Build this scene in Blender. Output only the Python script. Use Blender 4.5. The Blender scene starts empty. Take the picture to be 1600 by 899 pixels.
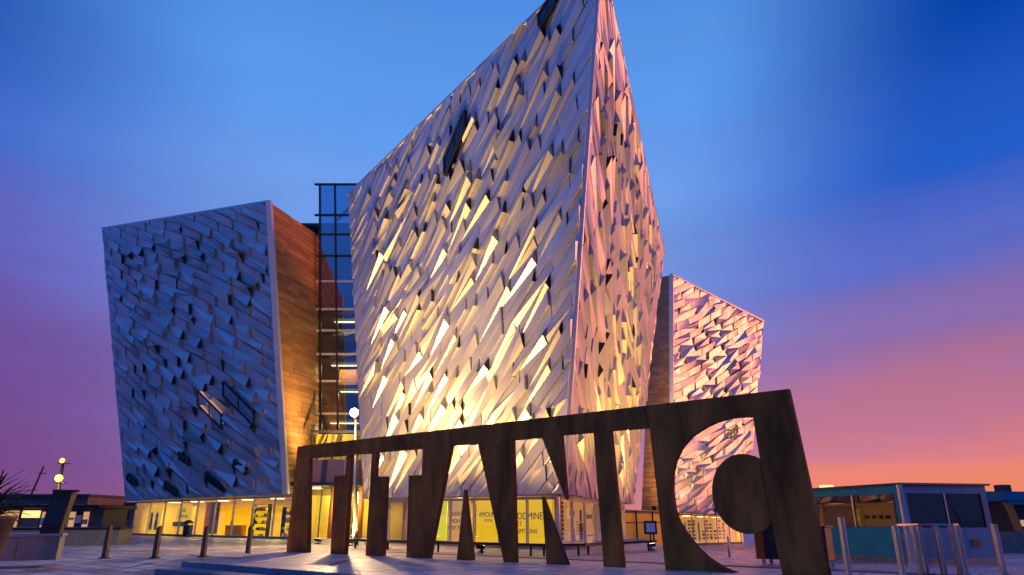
import bpy, bmesh, math, random
from mathutils import Vector as V, Matrix, Quaternion
R = math.radians
random.seed(11)
scn = bpy.context.scene
col = scn.collection

# ------------------------------------------------------------------ camera
cd = bpy.data.cameras.new('camera'); cam = bpy.data.objects.new('camera', cd); col.objects.link(cam)
cam.location = (0, 0, 1.5); cam.rotation_euler = (R(90 + 18.81), 0, 0)
cd.sensor_width = 36; cd.lens = 24.0; cd.clip_end = 6000
scn.camera = cam

# ------------------------------------------------------------------ sky
def lin(c):
    return tuple(((x / 255) / 12.92 if x / 255 < .04045 else ((x / 255 + .055) / 1.055) ** 2.4) for x in c) + (1,)
def ramp_node(nt, stops, interp='EASE'):
    r = nt.nodes.new('ShaderNodeValToRGB'); cr = r.color_ramp; cr.interpolation = interp
    while len(cr.elements) < len(stops): cr.elements.new(.5)
    for e, (p, c) in zip(cr.elements, stops): e.position = p; e.color = c if len(c) == 4 else lin(c)
    return r
world = bpy.data.worlds.new('World'); scn.world = world; world.use_nodes = True
wt = world.node_tree; wt.nodes.clear(); wl = wt.links
def mth(nt, op, a, b=None, c=None):
    n = nt.nodes.new('ShaderNodeMath'); n.operation = op
    for i, x in enumerate((a, b, c)):
        if x is None: continue
        if isinstance(x, (int, float)): n.inputs[i].default_value = x
        else: nt.links.new(x, n.inputs[i])
    return n.outputs[0]
def mixc(nt, f, a, b, mode='MIX'):
    n = nt.nodes.new('ShaderNodeMix'); n.data_type = 'RGBA'; n.blend_type = mode
    for s, x in ((n.inputs[0], f), (n.inputs[6], a), (n.inputs[7], b)):
        if isinstance(x, (int, float)): s.default_value = x
        elif isinstance(x, tuple): s.default_value = x
        else: nt.links.new(x, s)
    return n.outputs[2]
tc = wt.nodes.new('ShaderNodeTexCoord'); sx = wt.nodes.new('ShaderNodeSeparateXYZ'); wl.new(tc.outputs['Generated'], sx.inputs[0])
mp = wt.nodes.new('ShaderNodeMapping'); mp.inputs['Scale'].default_value = (1.3, 1.3, 5.5); mp.inputs['Rotation'].default_value = (0, R(9), 0)
wl.new(tc.outputs['Generated'], mp.inputs[0])
nz = wt.nodes.new('ShaderNodeTexNoise'); nz.inputs['Scale'].default_value = 1.6; nz.inputs['Detail'].default_value = 4; nz.inputs['Roughness'].default_value = .45
wl.new(mp.outputs[0], nz.inputs[0])
mp2 = wt.nodes.new('ShaderNodeMapping'); mp2.inputs['Scale'].default_value = (1.6, 1.6, 11); mp2.inputs['Rotation'].default_value = (R(5), R(-12), R(20)); wl.new(tc.outputs['Generated'], mp2.inputs[0])
nz2 = wt.nodes.new('ShaderNodeTexNoise'); nz2.inputs['Scale'].default_value = 2.4; nz2.inputs['Detail'].default_value = 6; nz2.inputs['Roughness'].default_value = .55; nz2.inputs['Distortion'].default_value = .6; wl.new(mp2.outputs[0], nz2.inputs[0])
cl = mth(wt, 'ADD', mth(wt, 'SUBTRACT', nz.outputs['Fac'], .5), mth(wt, 'MULTIPLY', mth(wt, 'SUBTRACT', nz2.outputs['Fac'], .5), .30))
zz = mth(wt, 'ADD', sx.outputs['Z'], mth(wt, 'MULTIPLY', cl, .17))
hor = mth(wt, 'SQRT', mth(wt, 'ADD', mth(wt, 'MULTIPLY', sx.outputs['X'], sx.outputs['X']), mth(wt, 'MULTIPLY', sx.outputs['Y'], sx.outputs['Y'])))
az = mth(wt, 'DIVIDE', sx.outputs['X'], mth(wt, 'MAXIMUM', hor, .05))
left = ramp_node(wt, [(0, (128, 78, 128)), (.07, (118, 74, 140)), (.20, (110, 76, 158)), (.33, (94, 90, 184)), (.44, (54, 94, 194)), (.56, (10, 64, 166)), (1, (8, 54, 150))])
mid = ramp_node(wt, [(0, (176, 118, 160)), (.12, (142, 128, 196)), (.25, (126, 144, 216)), (.42, (112, 156, 232)), (.58, (90, 150, 232)), (.74, (60, 130, 224)), (1, (22, 84, 196))])
right = ramp_node(wt, [(0, (243, 142, 98)), (.05, (238, 134, 114)), (.12, (192, 118, 148)), (.21, (142, 112, 178)), (.31, (92, 108, 200)), (.42, (36, 92, 200)), (.56, (2, 68, 174)), (1, (6, 58, 160))])
for r in (left, mid, right): wl.new(zz, r.inputs[0])
ml = wt.nodes.new('ShaderNodeMapRange'); ml.interpolation_type = 'SMOOTHSTEP'; wl.new(mth(wt, 'SUBTRACT', az, mth(wt, 'MULTIPLY', mth(wt, 'SUBTRACT', .35, sx.outputs['Z']), .4)), ml.inputs[0]); ml.inputs[1].default_value = -.74; ml.inputs[2].default_value = -.28
mr = wt.nodes.new('ShaderNodeMapRange'); mr.interpolation_type = 'SMOOTHSTEP'; wl.new(mth(wt, 'ADD', az, mth(wt, 'MULTIPLY', mth(wt, 'SUBTRACT', .35, sx.outputs['Z']), .5)), mr.inputs[0]); mr.inputs[1].default_value = .16; mr.inputs[2].default_value = .54
skyc = mixc(wt, mr.outputs[0], mixc(wt, ml.outputs[0], left.outputs[0], mid.outputs[0]), right.outputs[0])
back = ramp_node(wt, [(0, (72, 84, 150)), (.15, (60, 92, 188)), (.4, (58, 116, 218)), (1, (22, 82, 194))]); wl.new(zz, back.inputs[0])
mb_ = wt.nodes.new('ShaderNodeMapRange'); mb_.interpolation_type = 'SMOOTHSTEP'; wl.new(mth(wt, 'ADD', sx.outputs['Y'], mth(wt, 'MULTIPLY', mth(wt, 'MAXIMUM', sx.outputs['X'], 0.), .7)), mb_.inputs[0]); mb_.inputs[1].default_value = .6; mb_.inputs[2].default_value = .1
skyc = mixc(wt, mb_.outputs[0], skyc, back.outputs[0])
br = mth(wt, 'ADD', 1, mth(wt, 'MULTIPLY', cl, .42))
bg = wt.nodes.new('ShaderNodeBackground'); wl.new(skyc, bg.inputs[0]); wl.new(br, bg.inputs[1])
wo = wt.nodes.new('ShaderNodeOutputWorld'); wl.new(bg.outputs[0], wo.inputs[0])

# ------------------------------------------------------------------ low sunset sun
sd = bpy.data.lights.new('sun', 'SUN'); sd.energy = 2.0; sd.angle = R(12); sd.color = (1.0, .27, .10)
so = bpy.data.objects.new('sun', sd); col.objects.link(so)
so.rotation_euler = V((-.98, -.05, -.10)).to_track_quat('-Z', 'Y').to_euler()

# ------------------------------------------------------------------ exposure
vs = scn.view_settings; vs.view_transform = 'Standard'; vs.look = 'None'; vs.exposure = 0.0; vs.gamma = 1; vs.use_curve_mapping = False
scn.cycles.use_denoising = True; scn.cycles.max_bounces = 8; scn.cycles.sample_clamp_indirect = 4

# ------------------------------------------------------------------ materials
def mat(name, base, rough=.6, metal=0., noise=None, bump=None, island=0., emit=None, spec=None, coat=0):
    """base: linear rgb; noise=(scale, second rgb, contrast); bump=(scale, strength)"""
    m = bpy.data.materials.new(name); m.use_nodes = True; nt = m.node_tree; b = nt.nodes['Principled BSDF']
    b.inputs['Base Color'].default_value = (*base, 1); b.inputs['Roughness'].default_value = rough; b.inputs['Metallic'].default_value = metal
    if spec is not None: b.inputs['Specular IOR Level'].default_value = spec
    t = nt.nodes.new('ShaderNodeTexCoord'); c = None
    if noise:
        n = nt.nodes.new('ShaderNodeTexNoise'); n.inputs['Scale'].default_value = noise[0]; n.inputs['Detail'].default_value = 6; n.inputs['Roughness'].default_value = .62
        if len(noise) > 3:
            mm = nt.nodes.new('ShaderNodeMapping'); mm.inputs['Scale'].default_value = noise[3]; nt.links.new(t.outputs['Object'], mm.inputs[0]); nt.links.new(mm.outputs[0], n.inputs[0])
        else: nt.links.new(t.outputs['Object'], n.inputs[0])
        k = noise[2]; rr = ramp_node(nt, [(.5 - k, (0, 0, 0, 1)), (.5 + k, (1, 1, 1, 1))], 'LINEAR'); nt.links.new(n.outputs['Fac'], rr.inputs[0])
        c = mixc(nt, rr.outputs[0], (*base, 1), (*noise[1], 1))
        rgh = mth(nt, 'ADD', rough - .08, mth(nt, 'MULTIPLY', n.outputs['Fac'], .16)); nt.links.new(rgh, b.inputs['Roughness'])
    if island:
        g = nt.nodes.new('ShaderNodeNewGeometry'); oi = nt.nodes.new('ShaderNodeObjectInfo')
        rnd = mth(nt, 'FRACT', mth(nt, 'ADD', g.outputs['Random Per Island'], oi.outputs['Random']))
        f = mth(nt, 'ADD', 1 - island, mth(nt, 'MULTIPLY', rnd, 2 * island))
        cc = nt.nodes.new('ShaderNodeCombineColor')
        for i in range(3): nt.links.new(f, cc.inputs[i])
        c = mixc(nt, 1., c if c is not None else (*base, 1), cc.outputs[0], 'MULTIPLY')
    if c is not None: nt.links.new(c, b.inputs['Base Color'])
    if bump:
        n2 = nt.nodes.new('ShaderNodeTexNoise'); n2.inputs['Scale'].default_value = bump[0]; n2.inputs['Detail'].default_value = 5; nt.links.new(t.outputs['Object'], n2.inputs[0])
        bp = nt.nodes.new('ShaderNodeBump'); bp.inputs['Strength'].default_value = bump[1]; bp.inputs['Distance'].default_value = .03
        nt.links.new(n2.outputs['Fac'], bp.inputs['Height']); nt.links.new(bp.outputs[0], b.inputs['Normal'])
    if emit:
        b.inputs['Emission Color'].default_value = (*emit[0], 1); b.inputs['Emission Strength'].default_value = emit[1]
    return m
def glass_mat(name, tint, refl=.10, dark=0., rough=0.02):
    m = bpy.data.materials.new(name); m.use_nodes = True; nt = m.node_tree; nt.nodes.clear()
    tr = nt.nodes.new('ShaderNodeBsdfTransparent'); tr.inputs[0].default_value = (*tint, 1)
    gl = nt.nodes.new('ShaderNodeBsdfGlossy'); gl.inputs['Roughness'].default_value = rough; gl.inputs[0].default_value = (.95, .97, 1, 1)
    fr = nt.nodes.new('ShaderNodeLayerWeight'); fr.inputs[0].default_value = .5
    f = mth(nt, 'MINIMUM', mth(nt, 'ADD', mth(nt, 'MULTIPLY', mth(nt, 'POWER', fr.outputs['Facing'], 4.), .8), refl), 1.)
    mx = nt.nodes.new('ShaderNodeMixShader'); nt.links.new(f, mx.inputs[0]); nt.links.new(tr.outputs[0], mx.inputs[1]); nt.links.new(gl.outputs[0], mx.inputs[2])
    o = nt.nodes.new('ShaderNodeOutputMaterial'); nt.links.new(mx.outputs[0], o.inputs[0])
    return m
M = {}
M['alu'] = mat('anodised_aluminium', (.60, .605, .615), .45, .80, noise=(.35, (.46, .465, .48), .22), bump=(1.2, .05), island=.10)
M['alu_edge'] = mat('pale_trim', (.62, .60, .58), .42, .5)
M['backing'] = mat('dark_backing', (.03, .032, .036), .6)
M['cap_shade'] = mat('shade_black_cap', (.02, .021, .024), .7)  # closed panel ends coloured black for the shade inside open slots
M['wood'] = mat('timber_boards', (.40, .20, .065), .55, 0, spec=.2, noise=(1.5, (.24, .11, .035), .25, (.25, .25, 3.)), island=.28, bump=(9, .1))
M['corten'] = mat('weathered_steel', (.68, .19, .036), .8, 0, spec=.10, noise=(.8, (.22, .07, .018), .16, (1.6, 1.6, .45)), bump=(30, .12))
M['corten_edge_shade'] = mat('shaded_steel_edge', (.060, .034, .022), .75, 0, spec=.1, noise=(3, (.03, .018, .012), .2))  # plate sides darkened in colour so the low sun does not show on them
M['corten_dark'] = mat('dark_steel', (.035, .022, .016), .5, .4, noise=(2, (.018, .012, .01), .2))
M['stone'] = mat('granite_slab', (.66, .58, .50), .42, 0, noise=(1.2, (.44, .39, .34), .2), island=.28, bump=(40, .12))
M['step'] = mat('step_stone', (.27, .27, .29), .5, 0, noise=(2, (.19, .19, .21), .2), island=.12, bump=(30, .1))
M['joint'] = mat('joint', (.045, .043, .042), .9)
M['concrete'] = mat('concrete', (.25, .235, .20), .7, 0, noise=(1.5, (.16, .15, .13), .22), bump=(20, .1))
M['steel'] = mat('stainless_steel', (.56, .54, .51), .32, .9, noise=(3, (.42, .40, .38), .2))
M['bollard'] = mat('bollard_steel', (.17, .11, .075), .45, .5, noise=(4, (.10, .06, .04), .2))
M['black'] = mat('black_paint', (.012, .012, .013), .45)
M['frame'] = mat('frame_dark', (.035, .038, .045), .4, .5)
M['frame_lt'] = mat('frame_light', (.55, .53, .48), .4, .3)
M['glass'] = glass_mat('clear_glass', (.93, .95, .92), .05)
M['glass_blue'] = glass_mat('blue_glass', (.35, .55, .72), .30)
M['glass_amber'] = glass_mat('clear_tower_glass', (.74, .80, .80), .16)
M['glass_dark'] = glass_mat('dark_glass', (.07, .12, .12), .10)
M['yellow'] = mat('yellow_wall', (.82, .62, .03), .6)
M['yellow2'] = mat('yellow_panel', (.82, .60, .02), .5)
M['box_yellow'] = mat('backlit_yellow', (.35, .23, .005), .5, emit=((1, .57, .0), .85))
M['box_tan'] = mat('backlit_tan', (.70, .47, .26), .5, emit=((1, .50, .15), .5))
M['lime'] = mat('lime_panel', (.72, .74, .05), .5, emit=((.85, .80, .03), .6))
M['tan'] = mat('tan_panel', (.70, .47, .26), .5)
M['cream'] = mat('cream_wall', (.72, .64, .46), .6)
M['orange'] = mat('orange_timber', (.62, .24, .06), .5)
M['print'] = mat('printed_ink', (.045, .028, .016), .6)
M['print2'] = mat('printed_brown', (.20, .11, .055), .6)
M['white'] = mat('white_paint', (.78, .76, .72), .5)
M['teal'] = mat('teal_panel', (.015, .34, .36), .5, 0, spec=.15, noise=(.6, (.012, .26, .29), .2))
M['bluepanel'] = mat('blue_grey_panel', (.02, .25, .36), .5, 0, spec=.15, noise=(.6, (.016, .17, .32), .2))
M['roof_dark'] = mat('dark_roof', (.05, .05, .055), .6)
M['slate'] = mat('far_wall', (.14, .125, .12), .7, 0, noise=(.5, (.09, .08, .08), .2))
M['leaf'] = mat('leaf', (.035, .06, .022), .5, 0, island=.3)
M['planter'] = mat('planter', (.05, .046, .034), .6, 0, noise=(2.5, (.13, .085, .05), .2), bump=(12, .1))
M['lamp_warm'] = mat('lamp_warm', (1, .8, .45), .5, emit=((1, .80, .42), 60))
M['lamp_orange'] = mat('lamp_orange', (1, .5, .1), .5, emit=((1, .40, .06), 3))
M['lit'] = mat('lit_window', (.8, .6, .25), .5, emit=((1, .62, .20), 1.6))
M['lit_soft'] = mat('lit_window_soft', (.7, .45, .22), .5, emit=((1, .50, .20), .55))
M['soil'] = mat('soil', (.03, .022, .015), .9)
M['pink'] = mat('banner_cloth', (.62, .36, .33), .7)
M['navy'] = mat('banner_navy', (.12, .12, .20), .7)

def paving():
    m = bpy.data.materials.new('plaza_paving'); m.use_nodes = True; nt = m.node_tree; b = nt.nodes['Principled BSDF']
    t = nt.nodes.new('ShaderNodeTexCoord'); mm = nt.nodes.new('ShaderNodeMapping'); mm.inputs['Rotation'].default_value = (0, 0, R(39)); nt.links.new(t.outputs['Object'], mm.inputs[0])
    br = nt.nodes.new('ShaderNodeTexBrick'); nt.links.new(mm.outputs[0], br.inputs[0])
    br.inputs['Color1'].default_value = (.66, .58, .50, 1); br.inputs['Color2'].default_value = (.42, .37, .32, 1); br.inputs['Mortar'].default_value = (.05, .048, .046, 1)
    br.inputs['Scale'].default_value = 1; br.inputs['Mortar Size'].default_value = .045; br.inputs['Brick Width'].default_value = 1.2; br.inputs['Row Height'].default_value = .9; br.inputs['Bias'].default_value = -.1
    n = nt.nodes.new('ShaderNodeTexNoise'); n.inputs['Scale'].default_value = .35; n.inputs['Detail'].default_value = 7; nt.links.new(t.outputs['Object'], n.inputs[0])
    rr = ramp_node(nt, [(.34, (.45, .45, .45, 1)), (.66, (1.12, 1.12, 1.12, 1))], 'LINEAR'); nt.links.new(n.outputs['Fac'], rr.inputs[0])
    nt.links.new(mixc(nt, 1., br.outputs['Color'], rr.outputs[0], 'MULTIPLY'), b.inputs['Base Color'])
    rg = ramp_node(nt, [(.35, (.30, .30, .30, 1)), (.65, (.55, .55, .55, 1))], 'LINEAR'); nt.links.new(n.outputs['Fac'], rg.inputs[0]); nt.links.new(rg.outputs[0], b.inputs['Roughness'])
    bp = nt.nodes.new('ShaderNodeBump'); bp.inputs['Strength'].default_value = .4; bp.inputs['Distance'].default_value = .01; bp.invert = True
    nt.links.new(br.outputs['Fac'], bp.inputs['Height']); nt.links.new(bp.outputs[0], b.inputs['Normal'])
    return m
M['paving'] = paving()

# ------------------------------------------------------------------ builders
def wloc(o):
    p = V((0, 0, 0))
    while o is not None: p += o.location; o = o.parent
    return p
class MB:
    def __init__(s): s.v = []; s.f = []; s.dark = set()
    def add(s, vs, fs):
        k = len(s.v); s.v += [tuple(x) for x in vs]; s.f += [tuple(i + k for i in f) for f in fs]; return s
    def hexa(s, a, b):
        """two quads (4 points each), a bottom loop and b top loop, counter-clockwise from above"""
        return s.add(list(a) + list(b), [(3, 2, 1, 0), (4, 5, 6, 7), (0, 1, 5, 4), (1, 2, 6, 5), (2, 3, 7, 6), (3, 0, 4, 7)])
    def box(s, lo, hi):
        (x0, y0, z0), (x1, y1, z1) = lo, hi
        return s.hexa([(x0, y0, z0), (x1, y0, z0), (x1, y1, z0), (x0, y1, z0)], [(x0, y0, z1), (x1, y0, z1), (x1, y1, z1), (x0, y1, z1)])
    def beam(s, p, q, w, d, side=None):
        """rectangular bar from p to q, width w along side, depth d"""
        p, q = V(p), V(q); ax = (q - p).normalized()
        sd_ = V(side) if side is not None else (V((0, 0, 1)) if abs(ax.z) < .9 else V((1, 0, 0)))
        a = (sd_ - ax * sd_.dot(ax)).normalized(); b = ax.cross(a)
        pts = [a * x * w / 2 + b * y * d / 2 for x, y in ((-1, -1), (1, -1), (1, 1), (-1, 1))]
        return s.hexa([p + t for t in pts], [q + t for t in pts])
    def tube(s, p, q, r0, r1=None, n=12):
        p, q = V(p), V(q); r1 = r0 if r1 is None else r1; ax = (q - p).normalized()
        a = ax.orthogonal().normalized(); b = ax.cross(a); k = len(s.v)
        for c, r in ((p, r0), (q, r1)):
            for i in range(n):
                t = 2 * math.pi * i / n; s.v.append(tuple(c + a * r * math.cos(t) + b * r * math.sin(t)))
        for i in range(n): j = (i + 1) % n; s.f.append((k + i, k + j, k + n + j, k + n + i))
        s.f.append(tuple(k + i for i in reversed(range(n)))); s.f.append(tuple(k + n + i for i in range(n)))
        return s
    def lathe(s, c, prof, n=20):
        c = V(c); k = len(s.v)
        for r, z in prof:
            for i in range(n):
                t = 2 * math.pi * i / n; s.v.append((c.x + r * math.cos(t), c.y + r * math.sin(t), c.z + z))
        for a in range(len(prof) - 1):
            for i in range(n):
                j = (i + 1) % n; s.f.append((k + a * n + i, k + a * n + j, k + (a + 1) * n + j, k + (a + 1) * n + i))
        s.f.append(tuple(k + i for i in reversed(range(n)))); s.f.append(tuple(k + (len(prof) - 1) * n + i for i in range(n)))
        return s
    def prism(s, poly, T, d):
        """poly: 2-D outline (ccw seen from outside), T(u, v, h) -> point, thickness d inwards; ngons triangulated later"""
        n = len(poly); f = [T(u, w, 0) for u, w in poly]; b = [T(u, w, -d) for u, w in poly]
        return s.add(f + b, [tuple(range(n)), tuple(reversed(range(n, 2 * n)))] + [(i, n + i, n + (i + 1) % n, (i + 1) % n) for i in range(n)])
    def build(s, name, m, parent=None, smooth=False, bevel=0, tri=False):
        off = wloc(parent)
        me = bpy.data.meshes.new(name); me.from_pydata([tuple(V(x) - off) for x in s.v], [], s.f)
        if bevel or tri:
            bm = bmesh.new(); bm.from_mesh(me)
            if tri: bmesh.ops.triangulate(bm, faces=[f for f in bm.faces if len(f.verts) > 4])
            if bevel: bmesh.ops.bevel(bm, geom=list(bm.edges), offset=bevel, segments=1, affect='EDGES')
            bmesh.ops.recalc_face_normals(bm, faces=bm.faces)
            bm.to_mesh(me); bm.free()
        me.materials.append(M[m] if isinstance(m, str) else m)
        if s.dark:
            me.materials.append(M['cap_shade'])
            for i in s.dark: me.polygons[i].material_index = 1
        if smooth:
            for p in me.polygons: p.use_smooth = True
        o = bpy.data.objects.new(name, me); col.objects.link(o); o.parent = parent
        return o
def tag(o, label, cat, group=None):
    o['label'] = label; o['category'] = cat
    if group: o['group'] = group
    return o
def thing(name, loc, label, cat, group=None):
    o = bpy.data.objects.new(name, None); o.empty_display_size = .3; o.location = loc; col.objects.link(o)
    return tag(o, label, cat, group)
def struct(o, kind='structure'): o['kind'] = kind; return o
def copy_tree(root, loc, label, group):
    r = root.copy(); col.objects.link(r); r.location = loc; r['label'] = label; r['group'] = group
    for ch in root.children:
        c = ch.copy(); col.objects.link(c); c.parent = r
        for g in ch.children:
            d = g.copy(); col.objects.link(d); d.parent = c
    return r
def text(name, body, p, xdir, size, m, parent, depth=.01):
    cu = bpy.data.curves.new('text', 'FONT'); cu.body = body; cu.size = size; cu.extrude = depth / 2; cu.resolution_u = 3; cu.align_x = 'CENTER'
    ob = bpy.data.objects.new('text', cu); col.objects.link(ob); bpy.context.view_layer.update()
    me = bpy.data.meshes.new_from_object(ob.evaluated_get(bpy.context.evaluated_depsgraph_get()))
    bpy.data.objects.remove(ob); xd = V(xdir).normalized(); n = xd.cross(V((0, 0, 1)))
    mtx = Matrix((xd, V((0, 0, 1)), n)).transposed().to_4x4(); mtx.translation = V(p) - wloc(parent); me.transform(mtx)
    me.materials.clear(); me.materials.append(M[m]); o = bpy.data.objects.new(name, me); col.objects.link(o); o.parent = parent
    return o
def spot(name, loc, aim, power, colr, size, blend=.6, rad=.15, parent=None):
    l = bpy.data.lights.new(name, 'SPOT'); l.energy = power; l.color = colr; l.spot_size = R(size); l.spot_blend = blend; l.shadow_soft_size = rad
    o = bpy.data.objects.new(name, l); col.objects.link(o); o.parent = parent; o.location = V(loc) - wloc(parent)
    o.rotation_euler = (V(aim) - V(loc)).to_track_quat('-Z', 'Y').to_euler(); return o
def point(name, loc, power, colr, rad=.15, parent=None):
    l = bpy.data.lights.new(name, 'POINT'); l.energy = power; l.color = colr; l.shadow_soft_size = rad
    o = bpy.data.objects.new(name, l); col.objects.link(o); o.parent = parent; o.location = V(loc) - wloc(parent); return o
def area(name, loc, sx_, sy_, power, colr, rotz=0, parent=None):
    l = bpy.data.lights.new(name, 'AREA'); l.shape = 'RECTANGLE'; l.size = sx_; l.size_y = sy_; l.energy = power; l.color = colr
    o = bpy.data.objects.new(name, l); col.objects.link(o); o.parent = parent; o.location = V(loc) - wloc(parent); o.rotation_euler = (0, 0, rotz); return o

# ------------------------------------------------------------------ ground
S0 = V((-11.3, 36.6, 0)); SE = V((.779, -.627, 0)).normalized(); SN = V((SE.y, -SE.x, 0))      # the steel sign's line; SN points to the viewer
def st(x, y): d = V((x, y, 0)) - S0; return d.dot(SE), d.dot(SN)
def sm(a, b, x): t = min(1, max(0, (x - a) / (b - a))); return t * t * (3 - 2 * t)
def gh(x, y):
    s, t = st(x, y)
    z = -.36 * sm(4.6, 8.7, t)
    g = 0 if y < 23 else (.45 * (y - 23) / 12 if y < 35 else .45 + .6 * min(1, (y - 35) / 43))
    return z - sm(8.5, 15.5, x) * g - .035
def coords(a, b, fine0, fine1, step, grow=1.35):
    c = [fine0 + i * step for i in range(int((fine1 - fine0) / step) + 1)]
    d = step; p = c[-1]
    while p < b: d *= grow; p += d; c.append(p)
    d = step; p = c[0]
    while p > a: d *= grow; p -= d; c.insert(0, p)
    return c
xs = coords(-2500, 2500, -45, 45, 1.0); ys = coords(-600, 4000, 8, 90, 1.0)
g = MB(); nx = len(xs)
g.v = [(x, y, gh(x, y)) for y in ys for x in xs]
g.f = [(j * nx + i, j * nx + i + 1, (j + 1) * nx + i + 1, (j + 1) * nx + i) for j in range(len(ys) - 1) for i in range(nx - 1)]
ground = struct(g.build('ground', 'paving', smooth=True))

def P(s, t, z): return S0 + SE * s + SN * t + V((0, 0, z))
# raised platform under the sign with flagstones, two steps along its front
pf = MB(); pf.hexa([P(4.4, 7.46, -.6), P(36, 7.46, -.6), P(36, -3.5, -.6), P(4.4, -3.5, -.6)], [P(4.4, 7.46, -.005), P(36, 7.46, -.005), P(36, -3.5, -.005), P(4.4, -3.5, -.005)])
platform = struct(pf.build('platform', 'joint'))
rs = random.Random(5)
row = 0; t0 = -2.6
while t0 < 7.3:
    dt = .9 if t0 < 6.3 else 7.49 - t0
    s0 = -1.4 + (row % 2) * .55 if t0 < 4.0 else 4.42
    while s0 < 29:
        ds = 1.25 + rs.uniform(-.22, .3)
        e = .034
        zt = rs.uniform(-.0015, .0015)
        mb = MB(); q = [(s0 + e, t0 + dt - e), (s0 + ds - e, t0 + dt - e), (s0 + ds - e, t0 + e), (s0 + e, t0 + e)]
        mb.hexa([P(a, b, -.06) for a, b in q], [P(a, b, zt) for a, b in q])
        mb.build('flagstone', 'stone', platform)
        s0 += ds
    t0 += dt; row += 1
struct(MB().beam((-6.35, 24.0, .001), (-6.55, 31.6, .001), .012, .13).build('drain_channel', 'black'))
steps = MB(); steps.hexa([P(4.75, 8.6, -.9), P(36, 8.6, -.9), P(36, 7.47, -.9), P(4.75, 7.47, -.9)], [P(4.75, 8.6, -.24), P(36, 8.6, -.24), P(36, 7.47, -.24), P(4.75, 7.47, -.24)])
stair = struct(steps.build('steps', 'joint'))
s0 = 4.43
while s0 < 27:
    ds = 1.6 + rs.uniform(-.2, .2)
    MB().hexa([P(s0 + .006, 7.53, -.17), P(s0 + ds - .006, 7.53, -.17), P(s0 + ds - .006, 7.465, -.17), P(s0 + .006, 7.465, -.17)], [P(s0 + .006, 7.53, -.003), P(s0 + ds - .006, 7.53, -.003), P(s0 + ds - .006, 7.492, -.003), P(s0 + .006, 7.492, -.003)]).build('riser_stone', 'step', stair)
    a = s0 + .33
    MB().hexa([P(a + .006, 8.66, -.42), P(a + ds - .006, 8.66, -.42), P(a + ds - .006, 7.535, -.42), P(a + .006, 7.535, -.42)], [P(a + .006, 8.66, -.175), P(a + ds - .006, 8.66, -.175), P(a + ds - .006, 7.535, -.175), P(a + .006, 7.535, -.175)]).build('tread_stone', 'step', stair)
    s0 += ds

# ------------------------------------------------------------------ the museum
museum = thing('museum_building', (2.73, 50, 0), 'angular museum clad in silver faceted metal panels with pointed prows above lit glass ground floor', 'building')
def proj_area(pts):
    """size in view of a panel, only used to choose which ones are worth being separate objects"""
    c = R(18.81); out = []
    for p in pts:
        d = p - cam.location; z = d.y * math.cos(c) + d.z * math.sin(c); out.append((d.x / z, (-d.y * math.sin(c) + d.z * math.cos(c)) / z))
    return abs(sum(out[i][0] * out[(i + 1) % len(out)][1] - out[(i + 1) % len(out)][0] * out[i][1] for i in range(len(out)))) / 2
def clip(poly, conv):
    for i in range(len(conv)):
        a, b = conv[i], conv[(i + 1) % len(conv)]; out = []
        f = lambda p: (b[0] - a[0]) * (p[1] - a[1]) - (b[1] - a[1]) * (p[0] - a[0])
        for j in range(len(poly)):
            p, q = poly[j], poly[(j + 1) % len(poly)]; fp, fq = f(p), f(q)
            if fp >= 0: out.append(p)
            if (fp >= 0) != (fq >= 0): t = fp / (fp - fq); out.append((p[0] + (q[0] - p[0]) * t, p[1] + (q[1] - p[1]) * t))
        poly = out
        if len(poly) < 3: return []
    return poly
def parea(p): return abs(sum(p[i][0] * p[(i + 1) % len(p)][1] - p[(i + 1) % len(p)][0] * p[i][1] for i in range(len(p)))) / 2
PANELS = []          # (view size, hull, MB, smooth)
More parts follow.
